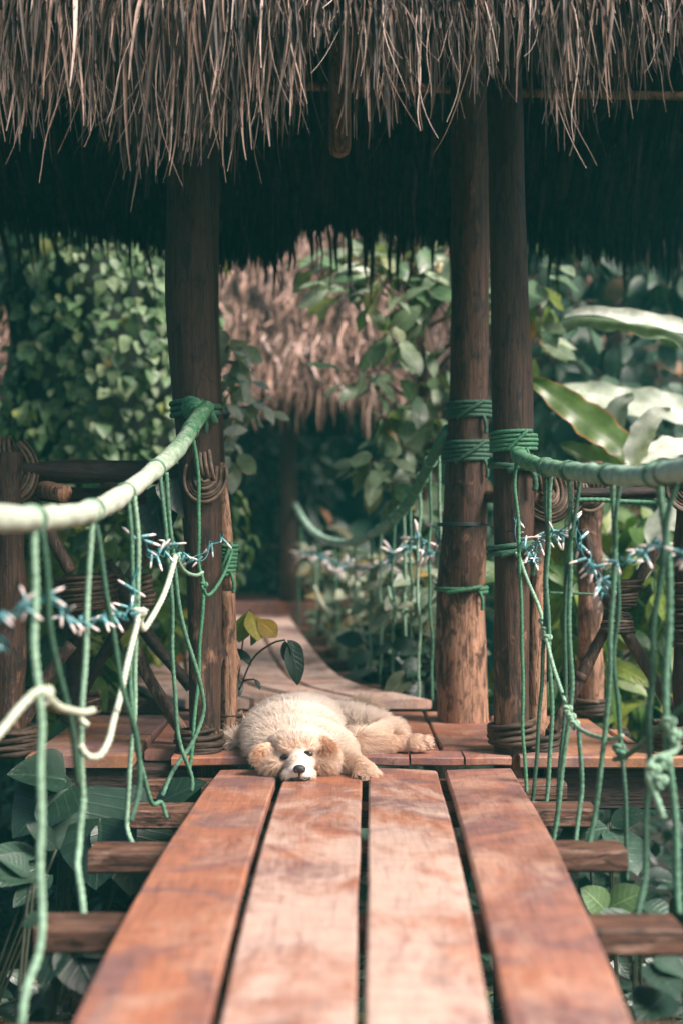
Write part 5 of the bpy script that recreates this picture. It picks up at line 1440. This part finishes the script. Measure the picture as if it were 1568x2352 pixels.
# skull, brow, cheeks, muzzle
ell(dg, (-0.118, 4.075, 0.069), (0.088, 0.082, 0.060))
ell(dg, (-0.118, 4.040, 0.084), (0.070, 0.058, 0.042))
ell(dg, (-0.182, 4.045, 0.042), (0.046, 0.052, 0.042))
ell(dg, (-0.054, 4.045, 0.042), (0.046, 0.052, 0.042))
ell(dg, (-0.118, 3.985, 0.040), (0.040, 0.058, 0.035), (-12, 0, 0))
ell(dg, (-0.118, 3.950, 0.030), (0.034, 0.040, 0.026))
ell(dg, (-0.150, 4.005, 0.086), (0.026, 0.022, 0.016))
ell(dg, (-0.086, 4.005, 0.088), (0.026, 0.022, 0.016))
ell(dg, (-0.139, 3.955, 0.021), (0.024, 0.034, 0.019))
ell(dg, (-0.097, 3.955, 0.021), (0.024, 0.034, 0.019))
# ears folded down
EARL, EARR = np.array((-0.208, 4.03, 0.058)), np.array((-0.034, 4.03, 0.080))

# fore leg (its right paw lies over the plank ends)
limb(dg, [(-0.04, 4.16, 0.045), (0.0, 4.10, 0.036), (0.028, 4.06, 0.030), (0.056, 4.025, 0.030)], [0.045, 0.034, 0.027, 0.026])
ell(dg, (0.062, 4.005, 0.026), (0.032, 0.034, 0.024), (0, 0, -40))
for k, (ox, oy) in enumerate([(0.048, 3.978), (0.064, 3.972), (0.079, 3.980), (0.089, 3.995)]):
    ell(dg, (ox, oy, 0.018), (0.0105, 0.017, 0.014), (0, 0, -25 + 22 * k - 20), n=10)
# hind leg stretched out to the right
limb(dg, [(0.03, 4.48, 0.072), (0.10, 4.40, 0.068), (0.15, 4.35, 0.064)], [0.065, 0.054, 0.043])
limb(dg, [(0.15, 4.38, 0.066), (0.10, 4.30, 0.060), (0.07, 4.25, 0.060)], [0.045, 0.040, 0.036])
limb(dg, [(0.06, 4.25, 0.062), (0.11, 4.245, 0.060), (0.165, 4.245, 0.060), (0.210, 4.245, 0.062)], [0.036, 0.028, 0.024, 0.026])
limb(dg, [(0.12, 4.40, 0.068), (0.16, 4.33, 0.066), (0.192, 4.27, 0.064)], [0.044, 0.028, 0.022])
ell(dg, (0.222, 4.235, 0.064), (0.034, 0.030, 0.027))
for k, (ox, oz) in enumerate([(0.246, 0.080), (0.253, 0.068), (0.252, 0.056), (0.242, 0.048)]):
    ell(dg, (ox, 4.222 + 0.004 * k, oz), (0.017, 0.013, 0.0095), (0, 0, 0), n=10)
# tail lying behind
limb(dg, [(-0.26, 4.46, 0.06), (-0.31, 4.42, 0.055), (-0.325, 4.34, 0.052)], [0.030, 0.024, 0.012])
limb(dg, [(0.03, 4.74, 0.075), (0.07, 4.72, 0.085), (0.10, 4.66, 0.075)], [0.035, 0.030, 0.018])
tmp = bpy.data.objects.new("tmp", dg.mesh("tmp")); C.objects.link(tmp)
rm = tmp.modifiers.new("r", 'REMESH'); rm.mode = 'VOXEL'; rm.voxel_size = 0.0042
smd = tmp.modifiers.new("s", 'SMOOTH'); smd.factor = 0.5; smd.iterations = 5
deps = bpy.context.evaluated_depsgraph_get()
deps.update()
dme = bpy.data.meshes.new_from_object(tmp.evaluated_get(deps))
bpy.data.objects.remove(tmp)
dme.name = "dog"
nv = len(dme.vertices)
co = np.zeros(nv * 3); dme.vertices.foreach_get("co", co); co = co.reshape(-1, 3)
# flatten onto the boards
fl = np.where(co[:, 1] > 4.16, PZ, 0.003)
co[:, 2] = np.maximum(co[:, 2], fl)
dme.vertices.foreach_set("co", co.ravel())
NOSE = np.array((-0.118, 3.912, 0.043))
def dog_tint(p):
    """coat colour by body region: cream body with painted sunlit back, tan cheeks and ears, white muzzle"""
    cream = np.array((0.84, 0.69, 0.57)); tan = np.array((0.70, 0.49, 0.35)); white = np.array((0.80, 0.75, 0.71)); pale = np.array((0.86, 0.76, 0.67)); rust = np.array((0.45, 0.19, 0.075))
    n = len(p)
    c = np.tile(cream, (n, 1))
    def g_(ctr, sx, sy, sz):
        d = (p - np.asarray(ctr)) / np.array([sx, sy, sz])
        return np.exp(-(d * d).sum(1))[:, None]
    def mix(c, col, f):
        return c * (1 - np.clip(f, 0, 1)) + col * np.clip(f, 0, 1)
    c = mix(c, pale, 1.0 * g_((-0.14, 4.40, 0.15), 0.20, 0.24, 0.13))  # brightly sunlit top of the back put into the coat colour
    c = mix(c, tan * 1.12, 0.85 * g_((0.15, 4.25, 0.06), 0.13, 0.10, 0.06))
    c = mix(c, tan * 0.86, 0.95 * g_((-0.186, 4.00, 0.028), 0.042, 0.07, 0.05))
    c = mix(c, tan * 0.86, 0.95 * g_((-0.050, 4.00, 0.028), 0.042, 0.07, 0.05))
    c = mix(c, tan, 0.8 * g_((0.06, 4.70, 0.09), 0.09, 0.10, 0.06))
    c = mix(c, tan * 0.85, 0.8 * g_((0.02, 4.09, 0.03), 0.045, 0.06, 0.05))
    c = mix(c, tan * 1.05, 0.75 * g_((-0.118, 3.99, 0.098), 0.075, 0.06, 0.025))
    c = mix(c, pale, 0.7 * g_((-0.118, 4.03, 0.125), 0.06, 0.05, 0.02))
    c = mix(c, tan * 1.05, 0.85 * g_((0.065, 4.0, 0.02), 0.05, 0.06, 0.05))
    
    
    c = mix(c, white, 1.0 * g_((-0.118, 3.940, 0.024), 0.046, 0.042, 0.030))
    c = mix(c, white, 0.7 * g_((-0.105, 3.99, 0.06), 0.030, 0.03, 0.02))
    return c
tint = dog_tint(co)
ca = dme.color_attributes.new("tint", 'FLOAT_COLOR', 'POINT')
ca.data.foreach_set("color", np.c_[tint, np.ones(nv)].ravel().astype(np.float32))
for p_ in dme.polygons:
    p_.use_smooth = True
m, t, b = new_mat("dog_skin")
a = attr(t, "tint"); t.links.new(a.outputs["Color"], b.inputs["Base Color"]); b.inputs["Roughness"].default_value = 0.8
M['dog'] = m
m, t, b = new_mat("dog_fur")
a = attr(t, "tint"); t.links.new(a.outputs["Color"], b.inputs["Base Color"]); b.inputs["Roughness"].default_value = 0.6
b.inputs["Specular IOR Level"].default_value = 0.25
M['fur'] = m
dme.materials.clear()
dog = obj("dog", dme, M['dog'])
tag(dog, "cream long haired dog lying flat with its chin on the bridge planks", "dog")
dme.calc_loop_triangles()
tri = np.zeros(len(dme.loop_triangles) * 3, int); dme.loop_triangles.foreach_get("vertices", tri); tri = tri.reshape(-1, 3)
vn_ = np.zeros(nv * 3); dme.vertices.foreach_get("normal", vn_); vn_ = vn_.reshape(-1, 3)
A3 = co[tri]
cr = np.cross(A3[:, 1] - A3[:, 0], A3[:, 2] - A3[:, 0])
area = np.linalg.norm(cr, axis=1) / 2
# only hairs that can be seen somewhere (not under the belly)
fn = cr / (2 * area[:, None] + 1e-12)
wgt = area * (fn[:, 2] > -0.75)
bvh = BVHTree.FromPolygons([Vector(v) for v in co], [tuple(t_) for t_ in tri])
def on_face(px, py):
    a = Vector((0, 0, CAM_Z)); dd = (Vector(P(px, py, 4.0)) - a).normalized()
    h = bvh.ray_cast(a, dd)
    return np.array(h[0]), np.array(h[1])
EYES = [on_face(656, 1736), on_face(707, 1731)]
NOSEP, MOUTHP = on_face(688, 1768), on_face(688, 1788)
NH = 95000
ti = rng.choice(len(tri), NH, p=wgt / wgt.sum())
r1, r2 = np.sqrt(rng.uniform(0, 1, NH)), rng.uniform(0, 1, NH)
bc = np.stack([1 - r1, r1 * (1 - r2), r1 * r2], 1)
hp = (A3[ti] * bc[:, :, None]).sum(1)
hn = unit((vn_[tri[ti]] * bc[:, :, None]).sum(1))
def near(p, c, r):
    return np.exp(-(((p - np.asarray(c)) / np.asarray(r)) ** 2).sum(1))
head = near(hp, (-0.118, 4.03, 0.05), (0.10, 0.085, 0.08))
muz = near(hp, (-0.118, 3.955, 0.03), (0.05, 0.05, 0.05))
cheek = near(hp, (-0.19, 4.04, 0.03), (0.04, 0.07, 0.05)) + near(hp, (-0.045, 4.04, 0.03), (0.04, 0.07, 0.05))
leg = near(hp, (0.21, 4.25, 0.06), (0.12, 0.09, 0.06)) + near(hp, (0.058, 4.02, 0.03), (0.06, 0.06, 0.05))
eyez = near(hp, (-0.145, 3.99, 0.068), (0.025, 0.03, 0.018)) + near(hp, (-0.095, 3.99, 0.072), (0.025, 0.03, 0.018))
tailz = near(hp, (0.07, 4.70, 0.08), (0.06, 0.08, 0.06)) + 0.7 * near(hp, (-0.31, 4.40, 0.055), (0.04, 0.09, 0.05))
Lh = 0.044 * (1 - 0.72 * np.clip(head * 1.3, 0, 1)) + 0.012 * np.clip(cheek, 0, 1) + 0.03 * tailz
Lh = Lh * (1 - 0.78 * np.clip(muz * 1.5, 0, 1)) * (1 - 0.72 * np.clip(leg * 1.3, 0, 1)) * (1 - 0.82 * np.clip(eyez * 1.6, 0, 1))
Lh = np.clip(Lh * rng.uniform(0.55, 1.2, NH), 0.0025, 0.09)
for (c_, n_), r_, l_ in ((EYES[0], 0.0125, 0.0012), (EYES[1], 0.0125, 0.0012), (NOSEP, 0.021, 0.0012), (MOUTHP, 0.014, 0.0015)):
    dd_ = np.linalg.norm((hp - c_) * np.array([0.8, 1, 1.25]), axis=1)
    Lh = np.where(dd_ < r_, l_, np.where(dd_ < r_ * 2.0, np.minimum(Lh, l_ + (dd_ - r_) * 0.6), Lh))
# growth direction: back over the body, outwards from the nose on the head, along the legs
flow = np.tile(np.array([0.15, 0.9, -0.55]), (NH, 1)); flow[:, 0] += (hp[:, 0] + 0.13) * 3.0
hw = np.clip(head * 1.6, 0, 1)[:, None]
flow = flow * (1 - hw) + unit(hp - NOSE) * hw
lw = np.clip(leg * 1.4, 0, 1)[:, None]
flow = flow * (1 - lw) + np.array([0.9, -0.3, -0.25]) * lw
flow[:, 2] -= 0.6 * np.clip(cheek, 0, 1)
# locks: neighbouring hairs share a small swirl
cell = np.floor((hp + rng.normal(0, 0.003, hp.shape)) / 0.011).astype(int)
key = (cell[:, 0] * 73856093 ^ cell[:, 1] * 19349663 ^ cell[:, 2] * 83492791) % 4096
sw = rng.normal(0, 0.10, (4096, 3))
flow = unit(flow) + sw[key] * (1 - 0.6 * np.clip(muz, 0, 1))[:, None]
tang = unit(flow - hn * (flow * hn).sum(1)[:, None])
lift = (0.42 - 0.18 * np.clip(muz + leg, 0, 1))[:, None] + rng.normal(0, 0.10, (NH, 1))
d0 = unit(tang + hn * (lift + 0.35))
d1 = unit(tang + hn * (lift - 0.15) + np.array([0, 0, -0.15]) + rng.normal(0, 0.13, (NH, 3)))
K = 5
us = np.linspace(0, 1, K)
pts = np.zeros((NH, K, 3))
for k, u_ in enumerate(us):
    pts[:, k] = hp - hn * 0.001 + Lh[:, None] * (d0 * u_ + (d1 - d0) * u_ * u_ * 0.6)
flr = np.where(pts[:, :, 1] > 4.15, PZ + 0.002, 0.004)
pts[:, :, 2] = np.maximum(pts[:, :, 2], flr)
rad = np.linspace(1, 0.25, K)[None] * (0.00060 + 0.0002 * np.clip(Lh / 0.03, 0, 1))[:, None]
hc = bpy.data.hair_curves.new("fur")
hc.add_curves([K] * NH)
hc.attributes["position"].data.foreach_set("vector", pts.reshape(-1).astype(np.float32)) if "position" in hc.attributes else hc.position_data.foreach_set("vector", pts.reshape(-1).astype(np.float32))
ra = hc.attributes.get("radius") or hc.attributes.new("radius", 'FLOAT', 'POINT')
ra.data.foreach_set("value", rad.ravel().astype(np.float32))
ht = dog_tint(hp + d1 * Lh[:, None] * 0.3) * rng.uniform(0.90, 1.07, (NH, 1)) * (1 + 0.035 * rng.normal(0, 1, 4096)[key][:, None])
tc_ = hc.attributes.new("tint", 'FLOAT_COLOR', 'CURVE')
tc_.data.foreach_set("color", np.c_[np.clip(ht, 0, 0.95), np.ones(NH)].ravel().astype(np.float32))
hc.materials.append(M['fur'])
fur = bpy.data.objects.new("fur", hc); C.objects.link(fur); fur.parent = dog
# ears: short haired flaps folded down at the sides of the head
def ear(c, tip, outw, half):
    c, tip, outw = np.array(c), np.array(tip), unit(np.array(outw, float))
    ax = tip - c; Ln = np.linalg.norm(ax); ax = ax / Ln
    sd_ = np.cross(ax, outw); sd_ /= np.linalg.norm(sd_)
    ow = np.cross(sd_, ax)
    g = Geo()
    nu, nv_ = 16, 18
    u = np.linspace(0, 1, nu); th = np.linspace(0, 2 * np.pi, nv_, endpoint=False)
    wdt = half * np.sin(np.pi * (0.12 + 0.86 * u) ** 0.75) ** 0.7
    V = c + (u * Ln)[:, None, None] * ax + (wdt[:, None] * np.cos(th))[..., None] * sd_ + ((0.007 + 0.0 * u)[:, None] * np.sin(th) * (wdt / half)[:, None] + (0.012 * np.sin(np.pi * u))[:, None] - 0.5 * (wdt[:, None] * np.cos(th)) ** 2 / half)[..., None] * ow
    V = V.reshape(-1, 3)
    i = np.arange(nu - 1)[:, None] * nv_; j = np.arange(nv_)[None]
    q = np.stack([i + j, i + (j + 1) % nv_, i + nv_ + (j + 1) % nv_, i + nv_ + j], -1).reshape(-1, 4)
    g.add(V, q)
    o = obj("ear", g, M['ear'], dog)
    n = 2600
    qi = rng.integers(0, len(q), n); a, b_ = rng.uniform(0, 1, (n, 1)), rng.uniform(0, 1, (n, 1))
    Q = V[q[qi]]
    pp = Q[:, 0] * (1 - a) * (1 - b_) + Q[:, 1] * a * (1 - b_) + Q[:, 2] * a * b_ + Q[:, 3] * (1 - a) * b_
    nr = unit(pp - (c + ((pp - c) @ ax)[:, None] * ax))
    dr = unit(ax + 0.45 * nr + rng.normal(0, 0.30, (n, 3)))
    ln = rng.uniform(0.009, 0.024, n) * (1 + 0.6 * ((pp - c) @ ax) / Ln)
    us_ = np.linspace(0, 1, 4)
    pt = pp[:, None, :] + ln[:, None, None] * us_[None, :, None] * dr[:, None, :]
    h = bpy.data.hair_curves.new("ear_fur"); h.add_curves([4] * n)
    h.attributes["position"].data.foreach_set("vector", pt.reshape(-1).astype(np.float32))
    ra_ = h.attributes.get("radius") or h.attributes.new("radius", 'FLOAT', 'POINT')
    ra_.data.foreach_set("value", np.tile(np.linspace(0.0008, 0.0002, 4), n).astype(np.float32))
    f = np.clip(((pp - c) @ ax) / Ln, 0, 1)[:, None]
    f = np.exp(-((f - 0.62) / 0.3) ** 2)
    col = (np.array((0.78, 0.58, 0.43)) * (1 - f) + np.array((0.64, 0.37, 0.23)) * f) * rng.uniform(0.8, 1.15, (n, 1))
    tc2 = h.attributes.new("tint", 'FLOAT_COLOR', 'CURVE')
    tc2.data.foreach_set("color", np.c_[col, np.ones(n)].ravel().astype(np.float32))
    h.materials.append(M['fur'])
    fo = bpy.data.objects.new("ear_fur", h); C.objects.link(fo); fo.parent = o
    fo.matrix_parent_inverse = o.matrix_world.inverted()
M['ear'] = plain("dog_ear_skin", (0.58, 0.34, 0.22), 0.8, 0.2, 60, 0)
ear(P(724, 1692, 4.035), P(757, 1728, 4.015), (0.35, -0.85, 0.45), 0.0150)
ear(P(622, 1708, 4.04), P(597, 1742, 4.022), (-0.4, -0.8, 0.45), 0.0125)
# face
M['nose'] = plain("dog_nose", (0.035, 0.028, 0.030), 0.35, 0.3, 300, 0.4)
M['eye'] = plain("dog_eye", (0.012, 0.009, 0.008), 0.12, 0.1, 30, 0)
M['rim'] = plain("dog_eyelid", (0.05, 0.035, 0.03), 0.6, 0.2, 60, 0)
for ex, ey in ((656, 1736), (707, 1731)):
    c, nn = EYES[0] if ex < 680 else EYES[1]
    g = Geo(); ell(g, c + nn * 0.0062, (0.0108, 0.0052, 0.0062), (0, -14 if ex < 680 else 16, 0), n=12); o = obj("eye", g, M['eye'], dog)
    g = Geo(); ell(g, c + nn * 0.0048, (0.0140, 0.0052, 0.0078), (0, -14 if ex < 680 else 16, 0), n=12); obj("eyelid", g, M['rim'], dog)
c, nn = NOSEP
g = Geo()
ell(g, c + np.array([0, -0.002, 0.003]), (0.0175, 0.012, 0.0115), (-15, 0, 0), n=16)
ell(g, c + np.array([-0.009, -0.006, -0.001]), (0.0075, 0.007, 0.007), n=12)
ell(g, c + np.array([0.009, -0.006, -0.001]), (0.0075, 0.007, 0.007), n=12)
ell(g, c + np.array([0, -0.002, -0.012]), (0.0035, 0.006, 0.008), n=10)
obj("nose", g, M['nose'], dog)
g = Geo()
c, nn = MOUTHP
sweep(g, catmull([c + [-0.026, 0.010, 0.000], c + [-0.013, -0.001, -0.004], c + [0, -0.004, 0.002], c + [0.013, -0.001, -0.004], c + [0.026, 0.010, 0.000]], 0.004), 0.0042, 8)
obj("mouth", g, M['nose'], dog)
g = Geo()
for (ax, ay, az) in [(0.048, 3.961, 0.012), (0.065, 3.955, 0.012), (0.081, 3.964, 0.012), (0.092, 3.982, 0.012)]:
    ell(g, (ax, ay, az), (0.003, 0.006, 0.003), n=8)
for (ax, az) in [(0.263, 0.080), (0.270, 0.067), (0.269, 0.055), (0.258, 0.047)]:
    ell(g, (ax, 4.224, az), (0.006, 0.003, 0.003), n=8)
obj("claws", g, M['rim'], dog)

# ------------------------------------------------------------------ teal volume added to lift the dark tones
def shadow_lift_haze():
    g = Geo()
    x0, x1, y0, y1, z0, z1 = -41.0, 41.0, -41.0, 41.0, -2.5, 6.6
    V = [[x, y, z] for x in (x0, x1) for y in (y0, y1) for z in (z0, z1)]
    g.add(V, [[0, 1, 3, 2], [4, 6, 7, 5], [0, 4, 5, 1], [2, 3, 7, 6], [0, 2, 6, 4], [1, 5, 7, 3]])
    m = bpy.data.materials.new("shadow_lift_volume"); m.use_nodes = True
    t = m.node_tree; t.nodes.remove(t.nodes["Principled BSDF"])
    v = t.nodes.new("ShaderNodeVolumePrincipled")
    v.inputs["Color"].default_value = (0.12, 0.95, 0.90, 1)
    v.inputs["Density"].default_value = LIFT_DENSITY
    t.links.new(v.outputs[0], t.nodes["Material Output"].inputs["Volume"])
    o = obj("shadow_lift_haze", g, m, smooth=False); o["kind"] = "stuff"
    tag(o, "thin teal volume added to lift the shadows across the clearing", "shadow_lift_haze")
LIFT_DENSITY = 0.0046
if LIFT_DENSITY > 0:
    shadow_lift_haze()
